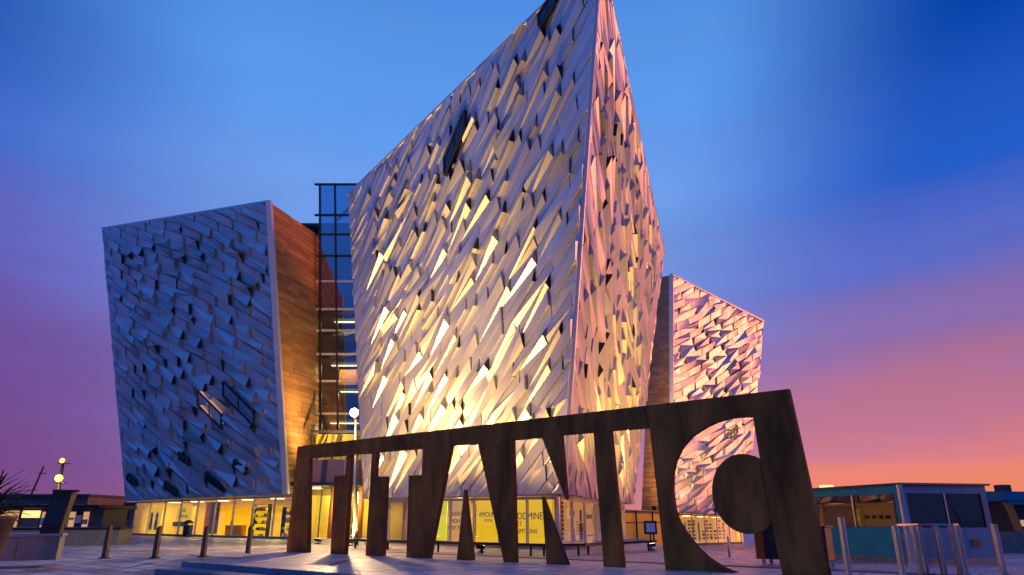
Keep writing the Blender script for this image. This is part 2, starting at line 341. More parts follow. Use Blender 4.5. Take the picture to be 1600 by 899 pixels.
class Facade:
    def __init__(s, hull, bl, br, tr, tl, slope, seed, row=1.0, lmin=2.3, lmax=4.3, windows=(), amp=1.0, back=.12):
        s.hull = hull; bl, br, tr, tl = map(V, (bl, br, tr, tl)); s.O = bl
        N = (br - bl).cross(tl - bl).normalized(); s.N = N
        s.U = V((0, 0, 1)).cross(N).normalized(); s.W = N.cross(s.U)
        uv = lambda p: ((p - bl).dot(s.U), (p - bl).dot(s.W)); s.uv = uv
        s.poly = [uv(p) for p in (bl, br, tr, tl)]
        s.slope = slope; s.row = row; rnd = random.Random(seed); s.ph = rnd.uniform(0, 6)
        us = [p[0] for p in s.poly]; vs_ = [p[1] for p in s.poly]
        u0, u1, v0, v1 = min(us), max(us), min(vs_), max(vs_)
        wins = [uv(V(w)) for w in windows]
        for j in range(int((v0 - abs(slope) * (u1 - u0)) / row) - 3, int((v1 + abs(slope) * (u1 - u0)) / row) + 4):
            u = u0 - (lmin + lmax) / 2 * (1 + (j * .38) % 1) + rnd.uniform(-.2, .2)
            while u < u1:
                L = rnd.uniform(lmin, lmax); a, b = u, u + L; u += L
                gp = .022; gu = .035
                A_ = (a + gu, s.line(j, a + gu) + gp); B_ = (b - gu, s.line(j, b - gu) + gp); C_ = (b - gu, s.line(j + 1, b - gu) - gp); D_ = (a + gu, s.line(j + 1, a + gu) - gp)
                quad = [A_, B_, C_, D_]; cp = clip(quad, s.poly)
                if not cp or parea(cp) < .06: continue
                full = parea(cp) > parea(quad) * .985
                cu = sum(p[0] for p in quad) / 4; cv = sum(p[1] for p in quad) / 4
                if any(abs(cu - w[0]) < 1.0 and abs(cv - w[1]) < .5 for w in wins): continue
                mb = MB(); smooth = False; base = .05
                k = rnd.random()
                if full and k < .88:
                    kind = rnd.random(); lo_ = lambda: amp * rnd.uniform(.0, .12); hi_ = lambda: amp * rnd.uniform(.42, .9)
                    t = rnd.uniform(.34, .62); flip = rnd.random() < back
                    if flip: e0, e1, f0, f1 = A_, D_, B_, C_
                    else: e0, e1, f0, f1 = B_, C_, A_, D_
                    Mx = (e0[0], e0[1] + (e1[1] - e0[1]) * t)
                    if kind < .38: h0, h1 = lo_(), lo_(); h = hi_()                                   # ridge
                    elif kind < .60: h0, h1 = hi_(), lo_(); h = h0 + (h1 - h0) * t + .02              # turned upwards
                    elif kind < .86: h0, h1 = lo_(), hi_(); h = h0 + (h1 - h0) * t + .02              # turned downwards
                    else: h0 = h1 = h = amp * rnd.uniform(.1, .5)                                     # tilted out at one end
                    bd = min(s.edge(p) for p in quad); kf = .25 + .75 * min(1., max(0., bd / 1.6)); h0 *= kf; h1 *= kf; h *= kf
                    pts = [s.T(*e0, base + h0), s.T(*Mx, base + h), s.T(*e1, base + h1), s.T(*f1, base), s.T(*f0, base)]
                    bs = [s.T(*e0, 0), s.T(*e1, 0), s.T(*f1, 0), s.T(*f0, 0)]
                    # facets; the lower and upper ridge lines start from the quiet end
                    w = rnd.random()
                    if w < .15: fs = [(4, 0, 1), (4, 1, 3), (3, 1, 2)]
                    else: fs = [(4, 0, 1), (4, 1, 2), (4, 2, 3)] if w < .72 else [(4, 0, 3), (3, 0, 1), (3, 1, 2)]
                    fs += [(0, 2, 1), (5, 6, 2, 0), (6, 7, 3, 2), (7, 8, 4, 3), (8, 5, 0, 4)]
                    if flip: fs = [tuple(reversed(f)) for f in fs]
                    mb.add(pts + bs, fs)
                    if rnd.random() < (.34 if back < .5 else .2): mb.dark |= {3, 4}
                elif full:
                    hs = [base + amp * rnd.uniform(0, .10) for _ in range(4)]; hs[rnd.choice((1, 2))] += amp * rnd.uniform(.2, .5)
                    n = 4; vv = []
                    for y in range(n + 1):
                        for x in range(n + 1):
                            fx, fy = x / n, y / n; q = [(1 - fx) * (1 - fy), fx * (1 - fy), fx * fy, (1 - fx) * fy]
                            vv.append(s.T(sum(q[i] * quad[i][0] for i in range(4)), sum(q[i] * quad[i][1] for i in range(4)), sum(q[i] * hs[i] for i in range(4))))
                    fs = [(y * (n + 1) + x, y * (n + 1) + x + 1, (y + 1) * (n + 1) + x + 1, (y + 1) * (n + 1) + x) for y in range(n) for x in range(n)]
                    top = len(vv); vv += [s.T(*q, 0) for q in quad]; vv += [s.T(*quad[i], hs[i]) for i in range(4)]
                    fs += [(top + i, top + (i + 1) % 4, top + 4 + (i + 1) % 4, top + 4 + i) for i in range(4)]
                    mb.add(vv, fs)
                else:
                    gx, gy = rnd.uniform(-.05, .05), rnd.uniform(-.09, .09); mu = cp[0]; n = len(cp)
                    hh = [max(.03, .08 + (p[0] - mu[0]) * gx + (p[1] - mu[1]) * gy) for p in cp]
                    hc = .12 + rnd.uniform(0, .18); cc = (sum(p[0] for p in cp) / n, sum(p[1] for p in cp) / n)
                    vv = [s.T(*p, x) for p, x in zip(cp, hh)] + [s.T(*p, 0) for p in cp]
                    w_ = [rnd.random() ** 2 + .05 for _ in range(n)]; sw = sum(w_); ap = (sum(p[0] * x for p, x in zip(cp, w_)) / sw, sum(p[1] * x for p, x in zip(cp, w_)) / sw)
                    vv.append(s.T(*ap, .10 + amp * rnd.uniform(.0, .22)))
                    mb.add(vv, [(i, (i + 1) % n, 2 * n) for i in range(n)] + [(n + i, n + (i + 1) % n, (i + 1) % n, i) for i in range(n)])
                PANELS.append((proj_area([s.T(*p, 0) for p in cp]), hull, mb, smooth))
    def line(s, j, u): return j * s.row + s.slope * u + .34 * math.sin(u * .19 + j * .09 + s.ph)
    def edge(s, p):
        d = 9.
        for i in (1, 2, 3):
            a, b = s.poly[i], s.poly[(i + 1) % 4]; l = math.hypot(b[0] - a[0], b[1] - a[1]); d = min(d, ((b[0] - a[0]) * (p[1] - a[1]) - (b[1] - a[1]) * (p[0] - a[0])) / l)
        return d
    def T(s, u, v, h): return s.O + s.U * u + s.W * v + s.N * h
    def window(s, p, L, H, mframe, mglass, glow=None, out=.55, sl=None):
        """skewed glazed box standing out of the cladding; follows the diagonal of the panels"""
        u, v = s.uv(V(p)); d = (s.slope if sl is None else sl) * L
        q = [(u, v), (u + L, v + d), (u + L, v + d + H), (u, v + H)]
        T = s.T; o = out; b = MB()
        lo = [T(*q[0], -.04), T(*q[1], -.04), T(*q[2], -.04), T(*q[3], -.04)]; hi = [T(*q[0], o), T(*q[1], o * .55), T(*q[2], o * .55), T(*q[3], o)]
        for i in range(4):                       # four frame sides and four front bars
            j = (i + 1) % 4; b.beam(lo[i], hi[i], .14, .14, s.U); b.beam(hi[i], hi[j], .13, .13, s.N)
        mid0, mid1 = (hi[0] + hi[1]) / 2, (hi[2] + hi[3]) / 2; b.beam(mid0, mid1, .08, .08, s.N)
        w = b.build('window', mframe, s.hull)
        MB().add([x * .985 + y * .015 for x, y in zip(hi, lo)], [(0, 1, 2, 3)]).build('pane', mglass, w)
        for a, c in ((0, 3), (1, 0), (2, 1), (3, 2)):
            MB().add([lo[a], lo[c], hi[c] * .97 + lo[c] * .03, hi[a] * .97 + lo[a] * .03], [(0, 1, 2, 3)]).build('side_pane', glow if (glow and a in (1, 3)) else mglass, w)
        if glow: MB().add([T(*q[0], .06), T(*q[1], .06), T(*q[2], .06), T(*q[3], .06)], [(0, 1, 2, 3)]).build('lit_blind', glow, w)
        return w
def hull(name, bottom, top, skip=None):
    n = len(bottom); c = sum((V(p) for p in bottom + top), V()) / (2 * n)
    mb = MB(); mb.add([V(p) for p in bottom + top], [tuple(range(n)), tuple(reversed(range(n, 2 * n)))] + [(i, n + i, n + (i + 1) % n, (i + 1) % n) for i in range(n) if i != skip])
    return mb.build(name, 'backing', museum, tri=True)

# central hull: prow B-A, left face to L-TL, right face to Rr-TR
B, A, L, Rr, TL, TR = (2.73, 38, 2.82), (5.25, 32, 33.49), (-10.93, 53, 3.0), (9.07, 54, 2.64), (-14.31, 54.06, 28.48), (13.49, 56.5, 24.03)
K0, K1 = (0, 76, 2.9), (0, 80, 25)
central = hull('hull', [L, B, Rr, K0], [TL, A, TR, K1])
W1 = [(-4.34, 43.43, 25.2), (-3.6, 42.5, 26.6), (-2.92, 41.55, 28.2)]
fL = Facade(central, L, B, A, TL, .86, 3, row=.88, lmin=2.1, lmax=3.4, amp=.50)
fR = Facade(central, B, Rr, TR, A, -.90, 4, row=.90, lmin=1.9, lmax=3.1, amp=.48, back=.85)
# left hull
B2, L2, A2, T2 = (-19.02, 60, 3.6), (-41.55, 77, 3.46), (-22.4, 57, 29.23), (-49.87, 76.41, 35.06)
WT, WB = (-22.18, 72, 32.33), (-19.59, 72, 3.9)
leftw = hull('hull', [L2, B2, WB, (-34, 96, 3.5)], [T2, A2, WT, (-38, 98, 34)], 1)
fl2 = Facade(leftw, L2, B2, A2, T2, -.48, 7, row=.98, lmin=2.7, lmax=4.3, amp=.70)
# right hull
B3, R3, A3, T3 = (16.92, 76, 2.33), (27.42, 84, 1.9), (18.36, 74, 28.23), (32.49, 84.92, 25.76)
XT, XB = (18.2, 84, 31.2), (15.2, 84, 2.4)
rightw = hull('hull', [B3, R3, (22, 104, 2), XB], [A3, T3, (25, 106, 27), XT], 3)
fr3 = Facade(rightw, B3, R3, T3, A3, .45, 9, row=.85, lmin=1.9, lmax=3.0, amp=.55, back=.8)

# projecting windows in the cladding
fL.window((-4.5, 43.35, 24.6), 2.1, 1.3, 'black', 'glass_dark', out=.6, sl=1.4)
fL.window((2.2, 35.9, 31.0), 1.3, .9, 'black', 'glass_dark', out=.5)
for p, L_, H_, gl in [((-30.1, 66.3, 12.1), 3.6, 1.35, 'lit_soft'), ((-26.6, 63.6, 12.5), 4.4, 1.3, None)]:
    fl2.window(p, L_, H_, 'black', 'glass' if gl else 'glass_blue', gl, out=.55, sl=-.72)
for p, L_ in [((-32.6, 69.4, 7.3), 1.6), ((-28.6, 66.7, 5.2), 2.6), ((-24.9, 63.8, 6.1), 1.7), ((-40.9, 76.0, 5.6), 1.5), ((-34.5, 71.4, 4.6), 1.9)]:
    fl2.window(p, L_, .62, 'black', 'glass_dark', None, out=.42)
for p in [(20.0, 77.1, 12.6), (25.3, 81.3, 10.6), (28.4, 83.1, 14.6)]:
    fr3.window(p, 1.5, .9, 'black', 'glass', 'lit', out=.5)

PANELS.sort(key=lambda q: -q[0])
rest = {}
for i, (a, h, mb, smooth) in enumerate(PANELS):
    if i < 300: mb.build('cladding_panel', 'alu', h, smooth)
    else:
        r = rest.setdefault(h, MB()); k = len(r.f); r.add(mb.v, mb.f); r.dark |= {k + q for q in mb.dark}
for h, mb in rest.items(): struct(mb.build('small_cladding_panels', 'alu', h), 'stuff')

# folded edges and soffits
def trim(h, p, q, w=.34): MB().beam(p, q, w, w).build('edge_trim', 'alu_edge', h, bevel=.03)
trim(leftw, V(B2) + V((0, 0, -.05)), V(A2) + V((0, 0, .1)), .5); trim(rightw, V(B3) + V((0, 0, -.05)), V(A3) + V((0, 0, .1)), .42)
trim(central, V(B) + V((0, 0, -.04)), V(A) + V((0, 0, .05)), .26)
for h, p, q in ((central, TL, A), (central, A, TR), (leftw, T2, A2), (rightw, A3, T3)): MB().beam(V(p) + V((0, 0, .06)), V(q) + V((0, 0, .06)), .22, .22).build('roof_trim', 'alu_edge', h)

# timber flanks: courses of boards of uneven length on a warped face
def timber(h, b0, b1, t1, t0, rows, seed):
    rnd = random.Random(seed); b0, b1, t1, t0 = map(V, (b0, b1, t1, t0)); mb = MB()
    nrm = (b1 - b0).cross(t0 - b0).normalized()
    def S(a, c, d): return (b0 * (1 - a) + b1 * a) * (1 - c) + (t0 * (1 - a) + t1 * a) * c + nrm * d
    for r in range(rows):
        a = 0.; c0, c1 = (r + .03) / rows, (r + .97) / rows
        while a < 1:
            e = min(1, a + rnd.uniform(.22, .5)); 
            if 1 - e < .1: e = 1
            o = .05 + rnd.uniform(0, .03)
            mb.hexa([S(a + .002, c0, o + .03), S(e - .002, c0, o + .03), S(e - .002, c0, -.01), S(a + .002, c0, -.01)], [S(a + .002, c1, o), S(e - .002, c1, o), S(e - .002, c1, -.01), S(a + .002, c1, -.01)])
            a = e
    return struct(mb.build('timber_cladding', 'wood', h), 'stuff')
timber(leftw, B2, WB, WT, A2, 54, 1)
timber(rightw, XB, B3, A3, XT, 52, 2)

# ------------------------------------------------------------------ glazed ground floor
def storey(p, q, zt0, zt1, inset, n, bk0, bk1, g0=None, g1=None, ends=(0, 1)):
    """glazing under the hull edge p-q: panes, mullions, plinth, soffit, floor, rear wall"""
    p, q = V(p), V(q); d = (q - p); d.z = 0; Ln = d.length; d.normalize(); nn = V((d.y, -d.x, 0))       # outward
    p0 = V((p.x, p.y, 0)) - nn * inset; q0 = V((q.x, q.y, 0)) - nn * inset
    if g0 is not None: p0 = V((g0[0], g0[1], 0))
    if g1 is not None: q0 = V((g1[0], g1[1], 0))
    def X(f, z, o=0): v = p0.lerp(q0, f) + nn * o; v.z = z; return v
    bk = lambda f: bk0 + (bk1 - bk0) * f
    z0 = min(gh(p0.x, p0.y), gh(q0.x, q0.y)) + .02
    def top(f): return zt0 + (zt1 - zt0) * f - .06
    MB().add([p + V((0, 0, -.03)), q + V((0, 0, -.03)), X(1, top(1) + .05, -.3), X(0, top(0) + .05, -.3)], [(0, 3, 2, 1)]).build('soffit', 'alu_edge', museum)
    MB().beam(X(0, z0 + .09), X(1, z0 + .09), .18, .22).build('plinth', 'concrete', museum)
    MB().hexa([X(0, z0 - .1, .1), X(1, z0 - .1, .1), X(1, z0 - .1, -bk(1)), X(0, z0 - .1, -bk(0))], [X(0, z0, -.12), X(1, z0, -.12), X(1, z0, -bk(1)), X(0, z0, -bk(0))]).build('indoor_floor', 'cream', museum)
    MB().add([X(0, z0, -bk(0)), X(1, z0, -bk(1)), X(1, top(1), -bk(1)), X(0, top(0), -bk(0))], [(0, 1, 2, 3)]).build('indoor_wall', 'yellow', museum)
    MB().add([X(0, top(0) + .02, 0), X(1, top(1) + .02, 0), X(1, top(1) + .02, -bk(1)), X(0, top(0) + .02, -bk(0))], [(0, 1, 2, 3)]).build('ceiling', 'cream', museum)
    for f in (0, 1):
        MB().beam(X(f, z0), X(f, top(f)), .2, .2, d).build('corner_post', 'frame_lt', museum)
        if f in ends: MB().add([X(f, z0, -.1), X(f, z0, -bk(f)), X(f, top(f), -bk(f)), X(f, top(f), -.1)], [(0, 1, 2, 3)]).build('indoor_wall', 'yellow', museum)
    for i in range(n):
        f0, f1 = i / n, (i + 1) / n
        pane = MB().hexa([X(f0, z0 + .18, .012), X(f1, z0 + .18, .012), X(f1, z0 + .18, -.012), X(f0, z0 + .18, -.012)], [X(f0, top(f0), .012), X(f1, top(f1), .012), X(f1, top(f1), -.012), X(f0, top(f0), -.012)]).build('window_pane', 'glass', museum)
        if i: MB().beam(X(f0, z0 + .18, 0), X(f0, top(f0), 0), .11, .16, d).build('mullion', 'frame_lt', museum)
    MB().beam(X(0, top(0) - .1, .03), X(1, top(1) - .1, .03), .16, .1).build('head_rail', 'frame_lt', museum)
    return X, z0, top, d, nn, Ln
def ceiling_lamps(X, top, n, power, back, colr=(1, .78, .38), rot=0):
    for i in range(n):
        f = (i + .5) / n; bb = back[0] + (back[1] - back[0]) * f
        if bb < 1.2: continue
        c = X(f, top(f) - .12, -bb * .45); hs = min(.5, bb * .2)
        b = MB().box(c - V((hs, hs, .0)), c + V((hs, hs, .06))).build('ceiling_lamp', 'lamp_dim', museum)
        area('ceiling_lamp_light', c - V((0, 0, .03)), 2 * hs, 2 * hs, power, colr, rot, museum)
M['lamp_dim'] = mat('lamp_panel', (1, .9, .6), .5, emit=((1, .82, .45), 4))

# left hull storey
X, z0, top, d, nn, Ln = storey(L2, B2, 3.46, 3.6, 1.2, 9, 6.5, 6.5)
Xl = X
ceiling_lamps(X, top, 6, 230, (6.5, 6.5), (1, .68, .13))
def panel(f0, f1, za, zb, o, m, name='display_panel', th=.06):
    return MB().hexa([X(f0, za, o), X(f1, za, o), X(f1, za, o - th), X(f0, za, o - th)], [X(f0, zb, o), X(f1, zb, o), X(f1, zb, o - th), X(f0, zb, o - th)]).build(name, m, museum)
a = panel(.02, .115, z0 + .2, z0 + 3.0, -1.2, 'box_yellow')
for fx in (.045, .085):       # two printed dress silhouettes
    c = X(fx, z0, -1.19); pr = [(-.25, .5), (.25, .5), (.35, 1.0), (.22, 1.7), (.30, 2.0), (.12, 2.3), (-.12, 2.3), (-.30, 2.0), (-.22, 1.7), (-.35, 1.0)]
    MB().prism(pr, lambda u, w, h: c + d * u + V((0, 0, w)) + nn * h, .01).build('printed_figure', 'print2', a, tri=True)
a = panel(.24, .34, z0 + .3, z0 + 3.0, -1.0, 'box_yellow'); text('printed_words', 'Gifts\nGalleries', X(.285, z0 + 2.3, -.985), d, .55, 'print', a)
panel(.235, .34, z0 + .9, z0 + 1.35, -.8, 'print2', 'shelf_front')
panel(.36, .45, z0 + .2, z0 + 3.2, -2.2, 'orange', 'timber_pillar'); panel(.40, .455, z0 + .2, z0 + 3.2, -2.1, 'print2', 'timber_pillar')
panel(.12, .21, z0 + .2, z0 + 2.9, -3.4, 'yellow2')

# central hull storey, left side
def inset_corner(l, b, r, k):
    l, b, r = (V((q[0], q[1])) for q in (l, b, r)); d1 = (b - l).normalized(); d2 = (r - b).normalized()
    n1, n2 = V((d1.y, -d1.x)), V((d2.y, -d2.x)); a, c = b - n1 * k, b - n2 * k
    t = ((c - a).x * d2.y - (c - a).y * d2.x) / (d1.x * d2.y - d1.y * d2.x); return a + d1 * t
gc = inset_corner(L, B, Rr, .7)
X, z0, top, d, nn, Ln = storey(L, B, 3.0, 2.82, .7, 8, 5.0, .3, None, gc, (0,))
Xc = X
ceiling_lamps(X, top, 5, 55, (5.0, .3), (1, .70, .26))
a = panel(.38, .455, z0 + .25, top(.4) - .1, -.35, 'lime')
a = panel(.47, .585, z0 + .2, top(.5) - .05, -.25, 'box_tan')
for k, w in enumerate(('ARRIVAL A', 'MONTHS', 'DAY TOURS')): text('printed_words', w, X(.53, z0 + 1.75 - k * .42, -.235), d, .40, 'print2', a)
a = panel(.60, .745, z0 + .2, top(.6) - .08, -.35, 'box_yellow'); text('printed_words', 'AMOUNT', X(.675, z0 + 1.7, -.335), d, .42, 'print', a); text('printed_words', 'TOTAL', X(.675, z0 + 1.4, -.335), d, .26, 'print', a)
MB().hexa([X(.61, z0 + .5, -.33), X(.614, z0 + .5, -.33), X(.614, z0 + .5, -.345), X(.61, z0 + .5, -.345)], [X(.61, z0 + 2.4, -.33), X(.614, z0 + 2.4, -.33), X(.614, z0 + 2.4, -.345), X(.61, z0 + 2.4, -.345)]).build('printed_strip', 'print', a)
a = panel(.755, .975, z0 + .2, top(.9) - .05, -.16, 'box_yellow'); text('printed_words', 'OODMINE', X(.865, z0 + 1.55, -.145), d, .55, 'print', a)
text('printed_words', 'IET', X(.83, z0 + 1.2, -.145), d, .36, 'print2', a); text('printed_words', 'SIMTTONIE', X(.865, z0 + .8, -.145), d, .34, 'print2', a)
for f in (.05, .17, .30): MB().tube(X(f, z0, -.8), X(f, top(f), -.8), .2, .2, 12).build('timber_column', 'orange', museum, True)
panel(.07, .155, z0 + .0, z0 + 2.5, -2.0, 'frame', 'dark_partition'); panel(.19, .24, z0, z0 + 1.1, -1.6, 'orange', 'partition'); panel(.24, .29, z0, z0 + 2.1, -1.9, 'print2', 'partition')
# central hull storey, right side: printed photograph screens behind the glass
X, z0, top, d, nn, Ln = storey(B, Rr, 2.82, 2.64, .7, 6, .3, 4.5, gc, None, (1,))
ceiling_lamps(X, top, 4, 50, (.3, 4.5), (1, .70, .30))
a = panel(.03, .14, z0 + .2, top(.1) - .06, -.25, 'box_tan'); rp = random.Random(3)
for i in range(2):
    for j in range(9):
        f = .035 + i * .045; MB().hexa([X(f, z0 + .45 + j * .24, -.235), X(f + .035, z0 + .45 + j * .24, -.235), X(f + .035, z0 + .45 + j * .24, -.25), X(f, z0 + .45 + j * .24, -.25)], [X(f, z0 + .63 + j * .24, -.235), X(f + .035, z0 + .63 + j * .24, -.235), X(f + .035, z0 + .63 + j * .24, -.25), X(f, z0 + .63 + j * .24, -.25)]).build('printed_square', 'print', a)
a = panel(.155, .50, z0 + .2, top(.3) - .06, -.25, 'box_tan')
c = X(.225, z0 + .25, -.235)
MB().prism([(-.35, .1), (.5, 0), (.25, .7), (.12, 1.15), (.05, 1.35), (-.05, 1.15), (-.25, .8)], lambda u, w, h: c + d * u + V((0, 0, w)) + nn * h, .01).build('printed_figure', 'print', a, tri=True)
def printed(f0, f1, za, zb, m='print2'): MB().hexa([X(f0, z0 + za, -.235), X(f1, z0 + za, -.235), X(f1, z0 + za, -.245), X(f0, z0 + za, -.245)], [X(f0, z0 + zb, -.235), X(f1, z0 + zb, -.235), X(f1, z0 + zb, -.245), X(f0, z0 + zb, -.245)]).build('printed_block', m, a)
printed(.18, .25, 1.75, 2.05); printed(.32, .345, 1.4, 2.1, 'print'); printed(.31, .36, .35, 1.35)
for k in range(4): printed(.385 + k * .028, .405 + k * .028, 1.6, 1.85)
for k in range(5): printed(.27, .31 + .02 * (k % 2), .7 + k * .17, .75 + k * .17)
printed(.38, .5, .55, .62)
a = panel(.53, .66, z0 + .2, top(.6) - .06, -.3, 'white')
# right hull storey
X, z0, top, d, nn, Ln = storey(B3, R3, 2.33, 1.9, 1.0, 6, 5, 5)
ceiling_lamps(X, top, 5, 110, (5, 5), (1, .66, .26))
a = panel(.02, .97, z0 + .2, top(.9) - .12, -.35, 'box_tan')
for f in [.05, .10, .17, .30, .36, .48, .53, .58, .64, .70, .76]:
    for k in range(rp.randint(3, 6)):
        za = .55 + k * .36
        if za < 2.4: printed(f, f + rp.uniform(.022, .04), za, za + rp.uniform(.15, .27))
for f in (.255, .43, .85): printed(f, f + .015, .4, 2.3)

# storey below the right timber flank, and the small dark door
def wallbox(p, q, za, zb, th, m, name, parent=museum):
    p, q = V(p), V(q); dd = (q - p).normalized(); n_ = V((dd.y, -dd.x, 0))
    f = lambda v, z, o: V((v.x, v.y, z)) + n_ * o
    return MB().hexa([f(p, za, 0), f(q, za, 0), f(q, za, -th), f(p, za, -th)], [f(p, zb, 0), f(q, zb, 0), f(q, zb, -th), f(p, zb, -th)]).build(name, m, parent)
g0 = gh(14, 70) - .1
wallbox((9.3, 60, 0), (17.2, 76.6, 0), g0, 2.35, .2, 'yellow', 'entrance_wall')
for x_, y_ in ((10.8, 63), (13.2, 68), (15.4, 72.7)): MB().beam((x_, y_ - .3, g0), (x_, y_ - .3, 2.3), .14, .14).build('mullion', 'frame', museum)
MB().beam((9.3, 59.7, 2.2), (17.2, 76.3, 2.2), .2, .14).build('head_rail', 'frame', museum)
MB().beam((9.3, 59.7, 1.3), (17.2, 76.3, 1.3), .07, .1).build('glazing_bar', 'frame', museum)
# ------------------------------------------------------------------ glass atrium between central and left hulls
AY = 71.0
rowsz = [(498, 289), (336,), (367,), (400,), (440,), (484,), (518,), (554,), (597,), (648,), (690,)]
def az_(z): return -21.9 + (34.5 - z) * .095           # the left glazing line leans a little
levels = [38.3, 34.4, 32.0, 29.4, 26.4, 23.2, 20.8, 18.2, 15.3, 11.9, 9.0, 4.6, 0]
cols_ = [0, 1.75, 4.4, 7.2, 10.0]
atr = MB()
for i in range(len(levels)):
    z = levels[i]; MB().beam((az_(z) - .6, AY, z), (az_(z) + 10.2, AY, z), .2, .24).build('transom', 'frame' if z > 28 else 'frame_lt', museum)
for c in cols_:
    MB().beam((az_(38.3) + c, AY - .02, 38.4), (az_(0) + c, AY - .02, 0), .2, .26, (1, 0, 0)).build('mullion', 'frame', museum)
for i in range(len(levels) - 1):
    for k in range(len(cols_) - 1):
        z1, z0_ = levels[i], levels[i + 1]; x0, x1 = cols_[k], cols_[k + 1]
        MB().hexa([(az_(z0_) + x0, AY - .02, z0_), (az_(z0_) + x1, AY - .02, z0_), (az_(z0_) + x1, AY + .02, z0_), (az_(z0_) + x0, AY + .02, z0_)], [(az_(z1) + x0, AY - .02, z1), (az_(z1) + x1, AY - .02, z1), (az_(z1) + x1, AY + .02, z1), (az_(z1) + x0, AY + .02, z1)]).build('window_pane', 'glass_blue' if z1 > 24 else 'glass_amber', museum)
    if 0 < i < 11: MB().box((-26, AY + 2.2, levels[i] - .35), (-8, AY + 14, levels[i])).build('floor_slab', 'slate', museum)
MB().add([(-26, AY + 14.2, 0), (-8, AY + 14.2, 0), (-8, AY + 14.2, 34), (-26, AY + 14.2, 34)], [(0, 1, 2, 3)]).build('atrium_wall', 'slate', museum)
for z, pw, x in ((17.6, 200, -18.4), (14.7, 420, -17.2), (11.3, 340, -18), (8.4, 700, -16.5), (22.6, 60, -18.5)):
    MB().box((x - 1.5, AY + 3, z), (x + 1.5, AY + 3.3, z + .08)).build('ceiling_lamp', 'lamp_dim', museum); area('ceiling_lamp_light', (x, AY + 3.1, z - .05), 3, .8, pw, (1, .72, .30), 0, museum)
MB().box((-19.2, AY + 4, 15.4), (-14.5, AY + 4.2, 17.4)).build('display_panel', 'orange', museum)
for z in (20.9, 23.3, 18.3): MB().beam((-20, AY + 3, z), (-14, AY + 5, z + 2.2), .5, .3).build('stair_flight', 'white', museum)
for x in (-20.6, -17.2): MB().beam((x, AY + 2, 34.6), (x + 3, AY + 2, 37.8), .3, .3).build('roof_brace', 'frame', museum)
# entrance front under the atrium
EY = 62.5
MB().box((-18.9, EY, 4.6), (-9.5, EY + .3, 6.6)).build('entrance_banner', 'pink', museum)
for x, w, m in ((-16.9, .5, 'navy'), (-14.9, .9, 'white'), (-13.6, .8, 'orange'), (-12.4, .5, 'orange')): MB().box((x, EY - .04, 4.62), (x + w, EY - .005, 6.58)).build('banner_stripe', m, museum)
MB().box((-19, EY - 1.6, 4.3), (-9.5, EY + 4, 4.58)).build('entrance_canopy', 'frame', museum)
MB().box((-19, EY + 4.0, 0), (-9.2, EY + 4.2, 4.3)).build('indoor_wall', 'yellow', museum)
MB().box((-19, EY + 5.0, 6.7), (-9.2, EY + 5.2, 9.4)).build('indoor_wall', 'yellow', museum)
for k, (x, w) in enumerate(((-18.8, 1.3), (-17.4, 1.3), (-16.0, 1.5), (-14.4, 1.5), (-12.8, 1.5))):
    MB().box((x, EY + 2.99, 6.72), (x + w - .06, EY + 3.01, 9.3)).build('window_pane', 'glass', museum); MB().box((x - .07, EY + 2.95, 6.7), (x - .01, EY + 3.05, 9.4)).build('mullion', 'frame', museum)
    MB().beam((x + .1, EY + 4.4, 6.8), (x + w * .8, EY + 4.4, 9.2), .14, .14).build('brace', 'frame', museum)
MB().box((-19, EY + 2.9, 9.32), (-9.2, EY + 3.1, 9.55)).build('transom', 'frame', museum)
for x in (-15.6, -13.1, -11.2): MB().tube((x, EY - .3, 0), (x, EY - .3, 4.3), .24).build('timber_column', 'orange', museum, True)
for x in (-17.8, -16.7, -14.4, -12.2, -10.2): MB().beam((x, EY, 0), (x, EY, 4.3), .09, .09).build('mullion', 'frame', museum)
for x0, x1 in ((-18.9, -17.8), (-17.8, -16.7), (-16.7, -14.4), (-14.4, -12.2), (-12.2, -10.2)): MB().box((x0 + .06, EY - .01, .1), (x1 - .06, EY + .01, 4.25)).build('window_pane', 'glass', museum)
MB().box((-18.9, EY + 2.6, .0), (-16.4, EY + 3.1, 3.0)).build('dark_partition', 'frame', museum)
for i in range(4): area('ceiling_lamp_light', (-17.5 + i * 2.3, EY + 1.4, 4.1), .8, .8, 160, (1, .74, .32), 0, museum); MB().box((-17.9 + i * 2.3, EY + 1.0, 4.16), (-17.1 + i * 2.3, EY + 1.8, 4.22)).build('ceiling_lamp', 'lamp_dim', museum)
area('ceiling_lamp_light', (-14.5, EY + 1.0, 9.6), 6, .6, 350, (1, .86, .25), 0, museum)

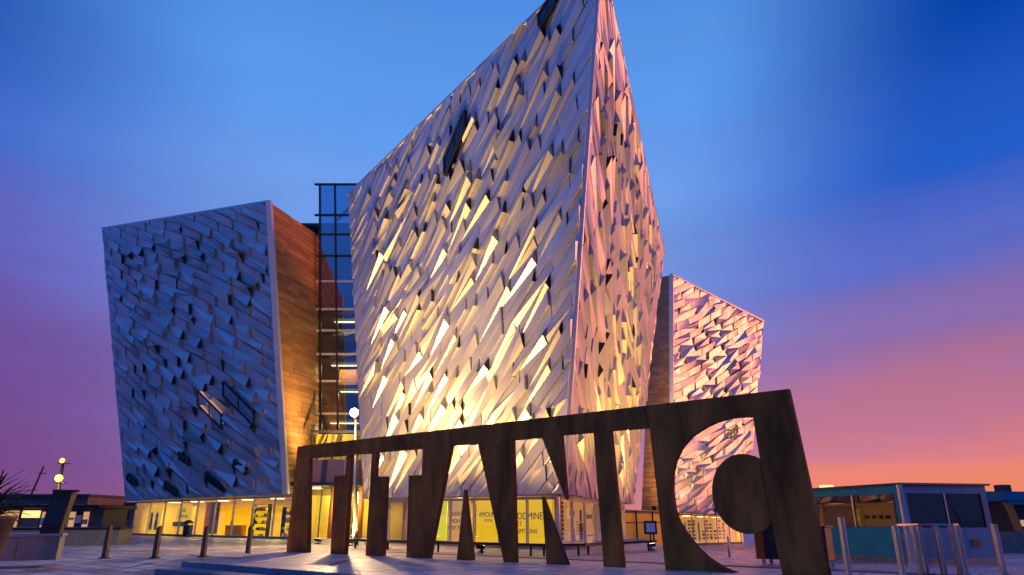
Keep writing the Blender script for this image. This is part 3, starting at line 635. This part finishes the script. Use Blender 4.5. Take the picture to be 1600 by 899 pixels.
# furniture seen behind the shop glass of the left wing
def shelf_unit(c, dx, w, h, label, seed):
    o = thing('display_shelf', c, label, 'shelf', 'display shelves behind the shop windows'); rnd = random.Random(seed); c = V(c); dx = V(dx).normalized(); dn = V((dx.y, -dx.x, 0))
    B_ = lambda u0, u1, za, zb, o0, o1: MB().hexa([c + dx * u0 + dn * o0 + V((0, 0, za)), c + dx * u1 + dn * o0 + V((0, 0, za)), c + dx * u1 + dn * o1 + V((0, 0, za)), c + dx * u0 + dn * o1 + V((0, 0, za))], [c + dx * u0 + dn * o0 + V((0, 0, zb)), c + dx * u1 + dn * o0 + V((0, 0, zb)), c + dx * u1 + dn * o1 + V((0, 0, zb)), c + dx * u0 + dn * o1 + V((0, 0, zb))])
    for u in (0, w - .06): B_(u, u + .06, 0, h, 0, -.4).build('upright', 'frame', o)
    n = int(h / .55)
    for k in range(n + 1):
        sh = B_(.06, w - .06, k * h / n, k * h / n + .04, 0, -.4).build('shelf', 'frame', o); u = .12
        while k < n and u < w - .4:
            b = rnd.uniform(.15, .4); B_(u, u + b, k * h / n + .042, k * h / n + rnd.uniform(.16, .40), -.03, -.34).build('boxed_goods', rnd.choice(['white', 'orange', 'tan', 'lime', 'print', 'cream']), sh); u += b + rnd.uniform(.03, .2)
dl = V(B2) - V(L2); dl.z = 0
shelf_unit(Xl(.66, .0, -2.0), dl, 2.6, 2.9, 'tall dark display shelf of goods just right of the orange sales counter', 1)
shelf_unit(Xl(.80, .0, -2.6), dl, 2.4, 2.6, 'dark display shelf of goods second from the timber flank behind the shop glass', 2)
shelf_unit(Xl(.90, .0, -3.2), dl, 2.2, 2.2, 'lowest display shelf behind the shop glass, closest to the timber flank', 3)
shelf_unit((-16.6, 65.2, .0), (1, 0, 0), 2.2, 2.6, 'display shelf inside the entrance glass beside the orange columns', 4)
shelf_unit((-12.6, 65.2, .0), (1, 0, 0), 2.4, 2.2, 'display shelf inside the entrance behind the second letter', 5)
shelf_unit(Xc(.06, .0, -2.5), V(B) - V(L) - V((0, 0, (V(B) - V(L)).z)), 2.6, 2.2, 'display shelf behind the central hull glass left of the printed panels', 6)
def counter(c, dx, w, label):
    o = thing('sales_counter', c, label, 'counter'); c = V(c); dx = V(dx).normalized()
    MB().beam(c + V((0, 0, .5)), c + dx * w + V((0, 0, .5)), .98, .6).build('body', 'orange', o); MB().beam(c - dx * .08 + V((0, 0, 1.02)), c + dx * (w + .08) + V((0, 0, 1.02)), .05, .75).build('top', 'cream', o)
    MB().beam(c + dx * .4 + V((0, 0, 1.05)), c + dx * .4 + V((0, 0, 1.4)), .3, .05, dx).build('screen', 'black', o)
counter(Xl(.52, 0, -2.2), dl, 2.6, 'orange timber sales counter behind the middle shop window of the left wing')
# ------------------------------------------------------------------ the steel sign
sign = thing('steel_sign', S0 + SE * 12.5, 'tall rusty steel plate sign with the letters TITANIC cut through it', 'sign')
def TS(u, v, h): return S0 + SE * u + V((0, 0, v)) + SN * h
TH = .22
ZT = lambda s: 5.15 + (s - .09) * .0056
def plate(poly, name='plate', m='corten', gap=.0):
    if parea(poly) and sum(poly[i][0] * poly[(i + 1) % len(poly)][1] - poly[(i + 1) % len(poly)][0] * poly[i][1] for i in range(len(poly))) < 0: poly = poly[::-1]
    o = MB().prism(poly, TS, TH).build(name, m, sign, tri=True); o.data.materials.append(M['corten_edge_shade'])
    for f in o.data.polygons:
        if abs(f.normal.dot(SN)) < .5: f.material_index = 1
    return o
g_ = .014
p1 = [(.09, 5.15), (11.1 - g_, 5.20), (11.18 - g_, 4.5), (10.09, 0), (8.75, 0), (8.66, 3.36), (9.47, 3.35), (9.47, 4.47), (6.37, 4.49), (6.39, 3.4), (7.15, 3.38), (7.21, 0), (6.09, 0), (6.07, 4.46), (4.53, 4.48), (4.6, 0), (3.56, 0), (3.38, 3.52), (4.2, 3.54), (4.23, 4.47), (1.2, 4.49), (1.75, 0), (0, 0)]
p2 = [(11.1 + g_, 5.20), (16.78 - g_, 5.24), (16.86 - g_, 4.52), (17.01, 2.2), (15.97, 4.49), (14.51, 4.49), (14.66, 0), (14.1, 0), (12.71, 4.46), (11.18 + g_, 4.5)]
p3 = [(16.78 + g_, 5.24), (20.4 - g_, 5.26), (20.55 - g_, 4.5), (19.0, 4.51), (19.24, 0), (18.5, 0), (18.29, 4.51), (16.86 + g_, 4.52)]
p4 = [(20.4 + g_, 5.26), (25.33, 5.29), (25.78, 0), (24.49, 0), (24.35, 1.34), (24.22, 3.19), (24.15, 4.54), (23.8, 4.57), (23.39, 4.57), (22.96, 4.49), (22.51, 4.34), (22.04, 4.09), (21.67, 3.76), (21.41, 3.36), (21.26, 2.9), (21.21, 2.36), (21.25, 1.85), (21.37, 1.45), (21.63, 1.05), (21.92, .70), (22.27, .40), (22.65, .17), (23.13, 0), (20.8, 0), (20.55 + g_, 4.5)]
for q in (p1, p2, p3, p4): plate(q)
plate([(11.67, 0), (12.48, 0), (11.99, 2.68)], 'letter_wedge'); plate([(16.1, 0), (16.99, 0), (15.93, 2.34)], 'letter_wedge')
dk = []
for i in range(33):
    t = R(42) + (R(312) - R(42)) * i / 32
    dk.append((23.63 + 1.04 * math.cos(t), 2.275 + 1.175 * math.sin(t)))
dk += [(24.33, 1.35), (24.205, 3.1)]
plate(dk, 'disc')

# ------------------------------------------------------------------ lamps
def streetlamp():
    o = thing('street_lamp', (-10.05, 46, 0), 'slim tall street lamp glowing in front of the glass atrium', 'street lamp')
    MB().tube((-9.95, 46, -.05), (-10.45, 46, 7.9), .10, .07).build('pole', 'steel', o, True)
    MB().tube((-9.75, 46, -.05), (-10.4, 46, 7.6), .05, .05).build('strut', 'frame', o, True)
    MB().lathe((-9.95, 46, -.04), [(.22, 0), (.22, .06), (.13, .12)]).build('base_plate', 'steel', o)
    h = MB().lathe((-10.47, 45.9, 7.9), [(.08, 0), (.26, .18), (.30, .5), (.16, .62)]).build('lamp_head', 'frame', o)
    MB().lathe((-10.47, 45.55, 7.98), [(.06, 0), (.22, .1), (.27, .27), (.22, .44), (.06, .54)], 16).build('bulb', 'lamp_warm', h, True)
    point('lamp_light', (-10.47, 44.9, 8.2), 1800, (1, .52, .16), .25, o)
    spot('lamp_beam', (-10.47, 45.0, 7.95), (-14, 36, 0), 5000, (1, .66, .34), 150, .6, .2, o)
streetlamp()
o = thing('wall_lamp', (-14.1, 60.6, 3.6), 'small bright globe lamp under the entrance canopy', 'lamp')
MB().tube((-14.1, 60.6, 4.3), (-14.1, 60.6, 3.9), .04).build('stem', 'frame', o); MB().lathe((-14.1, 60.6, 3.4), [(.05, 0), (.22, .1), (.28, .28), (.22, .45), (.05, .55)], 14).build('globe', 'lamp_warm', o, True)
point('lamp_light', (-14.1, 60.2, 3.2), 300, (1, .72, .34), .25, o)
def added_flood(loc, aim, power, label, colr=(1, .62, .22), size=112, grp='added floodlights lighting the facades'):  # unseen fittings added to give the facades and timber flanks their warm wash
    o = thing('floodlight', loc, label, 'floodlight', grp); l = V(loc); dr = (V(aim) - l).normalized()
    MB().box(l + V((-.16, -.16, 0)), l + V((.16, .16, .05))).build('base', 'black', o); MB().beam(l + V((0, 0, .05)), l + V((0, 0, .2)), .06, .06).build('bracket', 'black', o)
    c = l + V((0, 0, .3)); MB().beam(c - dr * .14, c + dr * .02, .42, .34).build('housing', 'black', o); MB().beam(c + dr * .022, c + dr * .035, .36, .28).build('lens', 'lamp_dim', o)
    spot('added_flood_beam', c + dr * .2, aim, power, colr, size, 1., .2, o)
def added_base_floods(p, q, spec, off, grp_col):
    p, q = V((p[0], p[1], 0)), V((q[0], q[1], 0)); dd = (q - p).normalized(); n_ = V((dd.y, -dd.x, 0))
    for f, z, pw, size, lb in spec:
        c = p.lerp(q, f) + n_ * off; c.z = gh(c.x, c.y) + .02; a = p.lerp(q, f) + n_ * .6; a.z = z
        added_flood(tuple(c), tuple(a), pw, lb, grp_col, size)
added_base_floods(L, B, [(.08, 16, 7500, 104, 'added black ground floodlight below the left end of the main facade'), (.28, 24, 7500, 92, 'second added black ground floodlight along the main facade from the left'), (.49, 22, 6500, 96, 'middle added black ground floodlight along the main facade'), (.70, 24, 8500, 96, 'fourth added black ground floodlight along the main facade from the left'), (.92, 20, 7500, 100, 'added black ground floodlight closest to the prow corner on the main facade')], 4.3, (1, .54, .13))
added_base_floods(L, B, [(.18, 30, 15000, 62, 'added narrow black floodlight beside the left end of the main facade'), (.40, 31, 17000, 62, 'added narrow black floodlight left of the middle of the main facade'), (.60, 32, 17000, 62, 'added narrow black floodlight right of the middle of the main facade'), (.82, 33, 17000, 62, 'added narrow black floodlight near the prow corner of the main facade')], 6.4, (1, .55, .15))
added_base_floods(B, Rr, [(.16, 26, 13000, 88, 'added black ground floodlight right beside the prow corner'), (.48, 24, 12000, 88, 'added black ground floodlight at the middle of the right prow face'), (.80, 17, 7500, 96, 'added black ground floodlight at the far end of the right prow face')], 4.0, (1, .52, .11))
added_flood((13.9, 70.1, 2.36), (16.9, 80, 15), 26000, 'added black floodlight on the low wall below the right timber flank', (1, .6, .25), 120)
added_flood((-14.0, 62.65, 6.62), (-20.8, 65, 15), 11000, 'added black floodlight on top of the entrance banner aimed at the timber flank', (1, .6, .25), 120)

# ------------------------------------------------------------------ plaza furniture, left
def bollard(loc, label):
    o = thing('bollard', loc, label, 'bollard', 'steel bollards on the left plaza'); x, y, z = loc
    MB().hexa([(x - .09, y - .13, z), (x + .09, y - .13, z), (x + .09, y + .13, z), (x - .09, y + .13, z)], [(x - .07, y - .11, z + 1.22), (x + .07, y - .11, z + 1.30), (x + .07, y + .11, z + 1.30), (x - .07, y + .11, z + 1.22)]).build('post', 'bollard', o, bevel=.012)
    MB().lathe((x, y, z - .02), [(.24, 0), (.24, .03), (.2, .045)], 16).build('base_plate', 'corten_dark', o)
    return o
b0 = bollard((-17.4, 31.31, -.03), 'leftmost short steel bollard, in front of the far low bench')
for p, lb in (((-15.25, 31.31, -.03), 'second short steel bollard from the left'), ((-13.67, 32.41, -.03), 'third short steel bollard from the left'), ((-12.59, 34.86, -.03), 'short steel bollard nearest the left end of the steel sign')):
    copy_tree(b0, p, lb, 'steel bollards on the left plaza')
o = thing('litter_bin', (-32.0, 71.5, -.03), 'dark litter bin before the lit shop windows of the left wing', 'bin')
MB().lathe((-32.0, 71.5, -.03), [(.34, 0), (.42, .1), (.46, 1.0), (.40, 1.05)], 16).build('body', 'black', o, True); MB().lathe((-32.0, 71.5, 1.2), [(.46, 0), (.46, .12), (.2, .3)], 16).build('hood', 'black', o)
MB().tube((-32.35, 71.5, .9), (-32.35, 71.5, 1.3), .03).add(*[[], []]).build('hood_post', 'black', o); MB().tube((-31.65, 71.5, .9), (-31.65, 71.5, 1.3), .03).build('hood_post', 'black', o)

def bench(name, a, b, c, h, label, mt):
    """long stone bench: front runs a-b, return side b-c"""
    a, b, c = V(a), V(b), V(c); e = a + (c - b); o = thing(name, (a + b) / 2, label, 'bench')
    z = lambda v, t: V((v.x, v.y, t))
    n = 4
    for i in range(n):
        f0, f1 = i / n, (i + 1) / n; p, q = a.lerp(b, f0), a.lerp(b, f1); r, s_ = e.lerp(c, f1), e.lerp(c, f0); u = (b - a).normalized() * .01
        MB().hexa([z(p + u, -.1), z(q - u, -.1), z(r - u, -.1), z(s_ + u, -.1)], [z(p + u, h - .13), z(q - u, h - .13), z(r - u, h - .13), z(s_ + u, h - .13)]).build('stone_block', 'concrete', o)
    k = (b - a).normalized() * .07; l = (c - b).normalized() * .07
    MB().hexa([z(a - k - l, h - .126), z(b + k - l, h - .126), z(c + k + l, h - .126), z(e - k + l, h - .126)], [z(a - k - l, h), z(b + k - l, h), z(c + k + l, h), z(e - k + l, h)]).build('seat_slab', mt, o, bevel=.015)
bench('stone_bench', (-24.4, 28.0, 0), (-19.45, 31.3, 0), (-20.4, 33.2, 0), .95, 'low stone bench beside the big planter on the left', 'step')
bench('stone_bench', (-33.2, 43.0, 0), (-25.6, 47.3, 0), (-26.9, 51.4, 0), 1.05, 'longer low stone bench in front of the small kiosk', 'corten_dark')
# leaning steel panel on the bench
o = thing('information_board', (-19.9, 31.4, .95), 'dark steel board leaning back on the near stone bench', 'board')
MB().hexa([(-20.35, 31.2, .95), (-19.66, 31.5, .95), (-19.72, 31.85, .95), (-20.4, 31.55, .95)], [(-20.35, 31.55, 2.72), (-19.62, 31.8, 2.70), (-19.68, 32.3, 2.66), (-20.4, 32.0, 2.68)]).build('slab', 'corten_dark', o, bevel=.02)
MB().hexa([(-20.3, 31.27, 1.25), (-19.74, 31.505, 1.25), (-19.74, 31.515, 1.25), (-20.3, 31.28, 1.25)], [(-20.3, 31.47, 2.35), (-19.74, 31.69, 2.35), (-19.74, 31.70, 2.35), (-20.3, 31.48, 2.35)]).build('face_plate', 'black', o)
MB().beam((-20.45, 31.75, 2.74), (-19.55, 32.15, 2.74), .5, .08, (0, 1, 0)).build('cap', 'corten_dark', o)
# planter with spiky plant
pl_ = thing('planter', (-18.05, 24.6, -.06), 'big tapered round planter cut off by the left edge of the photo', 'planter')
MB().lathe((-18.05, 24.6, -.1), [(.62, .12), (.68, .3), (.80, .95), (.83, .96), (.93, 1.62), (.97, 1.64), (.97, 1.74), (.86, 1.74), (.84, 1.6)], 32).build('pot', 'planter', pl_, True)
MB().lathe((-18.05, 24.6, 1.40), [(.82, 0), (.6, .05), (.1, .07)], 20).build('soil', 'soil', pl_)
MB().lathe((-18.05, 24.6, -.1), [(.5, 0), (.5, .12), (.3, .13)], 20).build('foot', 'black', pl_)
plant = thing('spiky_plant', (-18.05, 24.6, 1.44), 'dark spiky palm-like plant growing in the big planter', 'plant')
rl = random.Random(8); leaf_me = []
for k in range(4):
    mb = MB(); n = 7; Ls = .95 + .15 * k; vv = []
    for i in range(n + 1):
        f = i / n; w = .055 * math.sin(math.pi * min(1, .15 + .85 * f)) + .004; y = Ls * f; z = -.30 * f * f * (1 + .25 * k)
        vv += [(-w, y, z + .02), (0, y, z), (w, y, z + .02)]
    fs = []
    for i in range(n): fs += [(3 * i, 3 * i + 1, 3 * i + 4, 3 * i + 3), (3 * i + 1, 3 * i + 2, 3 * i + 5, 3 * i + 4)]
    me = bpy.data.meshes.new('leaf'); me.from_pydata(vv, [], fs); me.materials.append(M['leaf']); leaf_me.append(me)
MB().tube((-18.05, 24.6, 1.43), (-18.05, 24.6, 2.1), .10, .06, 8).build('stem', 'planter', plant)
for i in range(120):
    l = bpy.data.objects.new('leaf', rl.choice(leaf_me)); col.objects.link(l); l.parent = plant
    l.location = (rl.uniform(-.35, .35), rl.uniform(-.35, .35), rl.uniform(.05, .75)); l.rotation_euler = (R(rl.uniform(-5, 78)), R(rl.uniform(-15, 15)), rl.uniform(0, 6.28))

# small kiosk and background on the left
o = thing('kiosk', (-40, 66, 0), 'low dark kiosk with flat overhanging roof and lit windows left of the museum', 'building')
def bxp(lo, hi, name, m, par=None, bv=0): return MB().box(lo, hi).build(name, m, par or o, bevel=bv)
bxp((-46.5, 64.5, -.1), (-36.6, 68.5, 2.5), 'wall', 'slate')
bxp((-48.2, 63.0, 2.5), (-36.3, 69.5, 2.78), 'roof', 'corten_dark', bv=.03); bxp((-50.5, 62.3, 2.3), (-44.0, 69.0, 2.46), 'canopy', 'corten_dark')
bxp((-46.4, 64.44, .6), (-44.2, 64.5, 2.3), 'window', 'lit_soft'); bxp((-43.9, 64.44, 1.7), (-42.3, 64.5, 2.3), 'window', 'lit'); bxp((-43.9, 64.44, .6), (-42.4, 64.5, 1.6), 'shutter', 'concrete')
rk = random.Random(2)
for k in range(7):
    w = bxp((-42.1 + k * .62, 64.44, .55), (-41.6 + k * .62, 64.5, 2.2), 'window', rk.choice(['lit_soft', 'lit_soft', 'tan', 'frame']))
    bxp((-42.1 + k * .62, 64.40, 1.3 + rk.uniform(-.3, .3)), (-41.62 + k * .62, 64.435, 1.55 + rk.uniform(0, .4)), 'poster', rk.choice(['white', 'pink', 'orange']), w)
def far_building(x0, x1, y, h, label, lit, m='slate', roof='roof_dark', seed=0):
    o = thing('far_building', ((x0 + x1) / 2, y, 0), label, 'building'); rnd = random.Random(seed)
    bxp((x0, y, -2), (x1, y + 12, h), 'wall', m, o); bxp((x0 - .6, y - .7, h), (x1 + .6, y + 12.6, h + .35), 'roof', roof, o)
    n = max(2, int((x1 - x0) / 2.6))
    for i in range(n):
        xa = x0 + (x1 - x0) * (i + .2) / n; xb = x0 + (x1 - x0) * (i + .8) / n
        bxp((xa, y - .06, h * .35), (xb, y, h * .75), 'window', 'lit_soft' if rnd.random() < lit else 'frame', o)
    return o
far_building(-102, -70, 118, 5.2, 'long low building with a few lit windows far left behind the kiosk', .5, seed=1)
far_building(-74, -58, 130, 4.2, 'small flat building just left of the museum in the distance', .6, 'concrete', seed=2)
far_building(-125, -104, 125, 4.6, 'far flat building at the left edge behind the planter', .5, seed=3)
o = thing('signal_mast', (-101.7, 160, 0), 'far tall mast carrying two orange lamps on the left', 'mast')
MB().tube((-101.7, 160, -1), (-102.2, 160, 14), .5, .3).build('pole', 'frame', o, True)
for z, r in ((14.3, .55), (10.4, .85)):
    a = MB().lathe((-102 + (z < 12) * .1, 159.2, z - r), [(.1 * r, 0), (.7 * r, .3 * r), (r, r), (.7 * r, 1.7 * r), (.1 * r, 2 * r)], 14).build('lamp', 'lamp_orange', o, True)
    MB().box((-103.2, 159.5, z - r - .15), (-100.8, 160.8, z - r - .02)).build('gallery', 'frame', a)
point('lamp_light', (-102, 157, 10.4), 3000, (1, .5, .12), .6, o)
for p, q, lb in (((-82, 120, 2), (-79.8, 120, 10.2), 'thin dark pole leaning right, left of the orange lamps'), ((-87.2, 120, 2), (-86.5, 120, 9.6), 'thin dark pole above the spiky plant')):
    o = thing('pole', (p[0], p[1], 0), lb, 'pole', 'thin poles far left'); MB().tube((p[0] - .5, p[1], -1), q, .2, .14, 8).build('shaft', 'frame', o); MB().tube((q[0] - .8, q[1], q[2] - 1.2), (q[0] + .6, q[1], q[2] - 1.2), .07, .07, 6).build('cross_arm', 'frame', o)

# ------------------------------------------------------------------ right side
pv = thing('glass_pavilion', (19, 36, -.5), 'low blue-green pavilion with dark sloping corner windows on the right', 'building')
zb, zt = -.75, 3.15
c0, c1, c2, c3 = V((17.35, 41.5, 0)), V((19.05, 35, 0)), V((24.0, 36.1, 0)), V((22.6, 42.5, 0))
def pz(v, z): return V((v.x, v.y, z))
def pwall(p, q, f0, f1, za, zc, m, name, o=0., th=.08, par=pv):
    dd = (q - p).normalized(); n_ = V((dd.y, -dd.x, 0)); a, b = p.lerp(q, f0) + n_ * o, p.lerp(q, f1) + n_ * o
    return MB().hexa([pz(a, za), pz(b, za), pz(b - n_ * th, za), pz(a - n_ * th, za)], [pz(a, zc), pz(b, zc), pz(b - n_ * th, zc), pz(a - n_ * th, zc)]).build(name, m, par)
for p, q, m, nn_ in ((c0, c1, 'teal', 2), (c1, c2, 'bluepanel', 2)):
    pwall(p, q, 0, 1, zb, zb + .5, 'concrete', 'plinth', .06)
    for i in range(3): pwall(p, q, i / 3 + .002, (i + 1) / 3 - .002, zb + .5, 1.15, m, 'wall_panel')
    pwall(p, q, 0, 1, 2.75, zt, m, 'fascia', .02); pwall(p, q, 0, .07, 1.15, 2.75, m, 'wall_panel'); pwall(p, q, .93, 1, 1.15, 2.75, m, 'wall_panel')
    for i in range(nn_):
        w = pwall(p, q, .07 + .86 * i / nn_ + .008, .07 + .86 * (i + 1) / nn_ - .008, 1.17, 2.73, 'glass_dark', 'window', -.03, .02)
        pwall(p, q, .07 + .86 * (i + 1) / nn_ - .008, .07 + .86 * (i + 1) / nn_ + .008, 1.15, 2.75, 'steel' if i == 0 else 'frame', 'mullion', .02, .06, w)
pwall(c2, c3, 0, 1, zb, zt, 'bluepanel', 'wall_panel'); pwall(c3, c0, 0, 1, zb, zt, 'teal', 'wall_panel')
MB().beam(pz(c1, zb) + V((0, -.06, 0)), pz(c1, zt) + V((0, -.06, 0)), .2, .2).build('corner_post', 'steel', pv)
MB().hexa([pz(c0, zt) + V((-.2, .1, 0)), pz(c1, zt) + V((-.05, -.25, 0)), pz(c2, zt) + V((.25, -.1, 0)), pz(c3, zt) + V((.1, .2, 0))], [pz(c0, zt + .09) + V((-.2, .1, 0)), pz(c1, zt + .09) + V((-.05, -.25, 0)), pz(c2, zt + .09) + V((.25, -.1, 0)), pz(c3, zt + .09) + V((.1, .2, 0))]).build('roof', 'roof_dark', pv)
pwall(c2, c3, .03, .97, zb, zt - .05, 'black', 'shade_lining', -.1); pwall(c3, c0, .03, .97, zb, zt - .05, 'black', 'shade_lining', -.1)  # black sheets added so the interior stays in shade behind the glass
pwall(c1, c2, .72, .80, .25, .6, 'black', 'vent', .03)
MB().hexa([pz(x, zb + .02) for x in (c0, c1, c2, c3)], [pz(x, zb + .05) for x in (c0, c1, c2, c3)]).build('indoor_floor', 'slate', pv)
MB().box((20.3, 40.0, zt - .5), (20.9, 40.5, zt - .42)).build('ceiling_lamp', 'lamp_dim', pv); point('lamp_light', (20.6, 39.6, 2.3), 3, (1, .7, .3), .1, pv)
MB().box((17.7, 40.4, zt + .1), (18.3, 40.9, zt + .24)).build('roof_lamp', 'lit', pv)
# posts and balustrade
def fin(o, x, y, h, z=-.04, name='post'):
    a = MB().box((x - .05, y - .10, z), (x + .05, y + .10, z + h)).build(name, 'steel', o, bevel=.01)
    MB().box((x + .052, y - .06, z), (x + .075, y + .06, z + h - .12)).build('back_plate', 'frame', a); MB().box((x - .11, y - .14, z), (x + .11, y + .14, z + .03)).build('base_plate', 'steel', a)
for x, y, h, lb in ((9.35, 20.5, 1.62, 'single stainless steel post right of the steel sign'), (14.86, 22.3, 1.42, 'single stainless steel post at the far right by the pavilion')):
    o = thing('steel_post', (x, y, 0), lb, 'post', 'stainless steel posts'); fin(o, x, y, h)
bl = thing('balustrade', (12, 21.5, 0), 'stainless steel balustrade of upright fins with glass and a top rail', 'railing')
bp_ = [(10.95, 20.7), (12.05, 21.75), (12.35, 22.0), (12.65, 21.6), (13.0, 21.4), (13.45, 21.9)]
for x, y in bp_: fin(bl, x, y, 1.38)
for i in (0, 1, 2, 3, 4):
    (x0, y0), (x1, y1) = bp_[i], bp_[i + 1]
    MB().beam((x0, y0, 1.37), (x1, y1, 1.37), .05, .14).build('top_rail', 'steel', bl); MB().beam((x0, y0, .68), (x1, y1, .68), .86, .012, (0, 0, 1)).build('glass_panel', 'glass', bl)
# dark cabinet behind the end of the sign
o = thing('steel_cabinet', (10.2, 26.6, 0), 'black and rust steel cabinet on feet behind the end of the steel sign', 'cabinet')
MB().hexa([(9.15, 27.2, .14), (11.0, 25.5, .14), (11.5, 26.1, .14), (9.7, 27.8, .14)], [(9.15, 27.2, 1.25), (11.0, 25.5, 1.25), (11.5, 26.1, 1.25), (9.7, 27.8, 1.25)]).build('body', 'black', o, bevel=.02)
MB().beam((9.2, 27.1, .14), (9.2, 27.1, 1.27), .3, .14).build('corner_post', 'corten', o)
MB().hexa([(9.05, 27.2, 1.255), (11.0, 25.4, 1.255), (11.6, 26.1, 1.255), (9.7, 27.9, 1.255)], [(9.05, 27.2, 1.31), (11.0, 25.4, 1.31), (11.6, 26.1, 1.31), (9.7, 27.9, 1.31)]).build('lid', 'corten_dark', o)
for x, y in ((9.3, 27.15), (10.95, 25.65), (11.35, 26.05), (9.75, 27.65)): MB().box((x - .06, y - .06, -.1), (x + .06, y + .06, .14)).build('foot', 'steel', o)
# slim post seen through the last letter
o = thing('bollard', (9.8, 33.0, 0), 'thin pale post seen through the round opening of the last letter', 'bollard'); gz_ = gh(9.8, 33)
MB().tube((9.8, 33, gz_), (9.8, 33, gz_ + .85), .05, .05, 10).build('post', 'steel', o, True); MB().lathe((9.8, 33, gz_ + .85), [(.055, 0), (.05, .03), (.02, .05)], 10).build('cap', 'steel', o)
# long low bench rail in front of the central glazing
rb = thing('long_bench', (0, 35, 0), 'long dark low bench rail before the yellow museum windows', 'bench')
rp_ = [(-9.4, 42.2), (-4.2, 37.6), (1.3, 33.2), (3.2, 33.6), (7.6, 39.2)]
for (x0, y0), (x1, y1) in zip(rp_, rp_[1:]):
    MB().beam((x0, y0, .42), (x1, y1, .42), .12, .42).build('seat_beam', 'black', rb)
    for f in (.08, .5, .92): MB().box((x0 + (x1 - x0) * f - .05, y0 + (y1 - y0) * f - .05, -.06), (x0 + (x1 - x0) * f + .05, y0 + (y1 - y0) * f + .05, .36)).build('leg', 'black', rb)
for f0, f1 in ((.1, .35), (.45, .7), (.75, .9)):
    (x0, y0), (x1, y1) = rp_[2], rp_[4]; MB().beam((x0 + (x1 - x0) * f0, y0 + (y1 - y0) * f0 + .25, .52), (x0 + (x1 - x0) * f1, y0 + (y1 - y0) * f1 + .25, .52), .06, .34).build('cushion_slat', 'cream', rb)
o = thing('lectern_sign', (8.0, 42, 0), 'small black framed notice stand near the right corner of the museum', 'sign')
MB().beam((8.0, 42, -.1), (8.0, 42, .75), .08, .08).build('stem', 'black', o); MB().box((7.65, 41.93, .72), (8.4, 42.02, 1.45)).build('frame', 'black', o); MB().box((7.77, 41.915, .84), (8.28, 41.928, 1.33)).build('notice', 'white', o)
# things further right
fb = thing('far_building', (44, 60, 0), 'flat-roofed building with wide eaves and a chimney at the right edge', 'building')
bxp((42.2, 60.5, -2), (60, 70, 3.0), 'wall', 'frame', fb); bxp((41.0, 59.2, 3.0), (61, 71, 3.75), 'roof', 'bluepanel', fb, .04); bxp((41.3, 59.4, 2.72), (60.5, 60.4, 2.98), 'eave', 'teal', fb)
bxp((42.6, 60.42, 1.0), (46.5, 60.49, 1.5), 'window', 'lit_soft', fb); bxp((47, 60.42, 1.0), (50, 60.49, 1.5), 'window', 'lit', fb); bxp((42.3, 61.5, 3.75), (43.2, 62.4, 4.4), 'chimney', 'roof_dark', fb)
MB().beam((41.4, 59.8, 2.9), (42.7, 60.3, -1.5), .5, .3).build('raking_pillar', 'orange', fb)
lw = thing('low_wall', (36, 52, -1), 'low pale block wall between the pavilion and the right edge', 'wall')
for i in range(14):
    for j in range(3): MB().box((31.5 + i * 1.5 + .012 + (j % 2) * .4, 52, -1.1 + j * .6 + .01), (33.0 + i * 1.5 - .012 + (j % 2) * .4, 52.5, -.5 + j * .6)).build('wall_block', 'concrete', lw)
lf = thing('louvred_shed', (42, 75, -1), 'dark shed with upright louvres behind the pavilion', 'shed')
bxp((38.5, 75, -2), (52, 82, 4.1), 'wall', 'frame', lf); bxp((38.2, 74.6, 4.1), (52.3, 82.4, 4.35), 'roof', 'roof_dark', lf)
for i in range(12): bxp((38.8 + i * 1.1, 74.7, 1.2), (39.05 + i * 1.1, 75.0, 3.9), 'louvre', 'bluepanel', lf)
bxp((43.2, 74.85, 1.0), (44.2, 74.98, 1.9), 'lit_sign', 'lit', lf)
for x, y, x2, lb in ((25.2, 33.5, 24.6, 'leaning dark steel pole just right of the pavilion'), (27.4, 33.0, 26.0, 'leaning dark steel pole at the far right edge')):
    o = thing('leaning_pole', (x, y, gh(x, y)), lb, 'pole', 'leaning dark poles by the pavilion'); MB().tube((x, y, gh(x, y) - .05), (x2, y, 2.1), .035, .03, 8).build('shaft', 'frame', o); MB().box((x - .12, y - .12, gh(x, y) - .02), (x + .12, y + .12, gh(x, y) + .04)).build('foot', 'frame', o)
far_building(60, 110, 150, 5.5, 'dark low building far behind the pavilion', .3, seed=5)
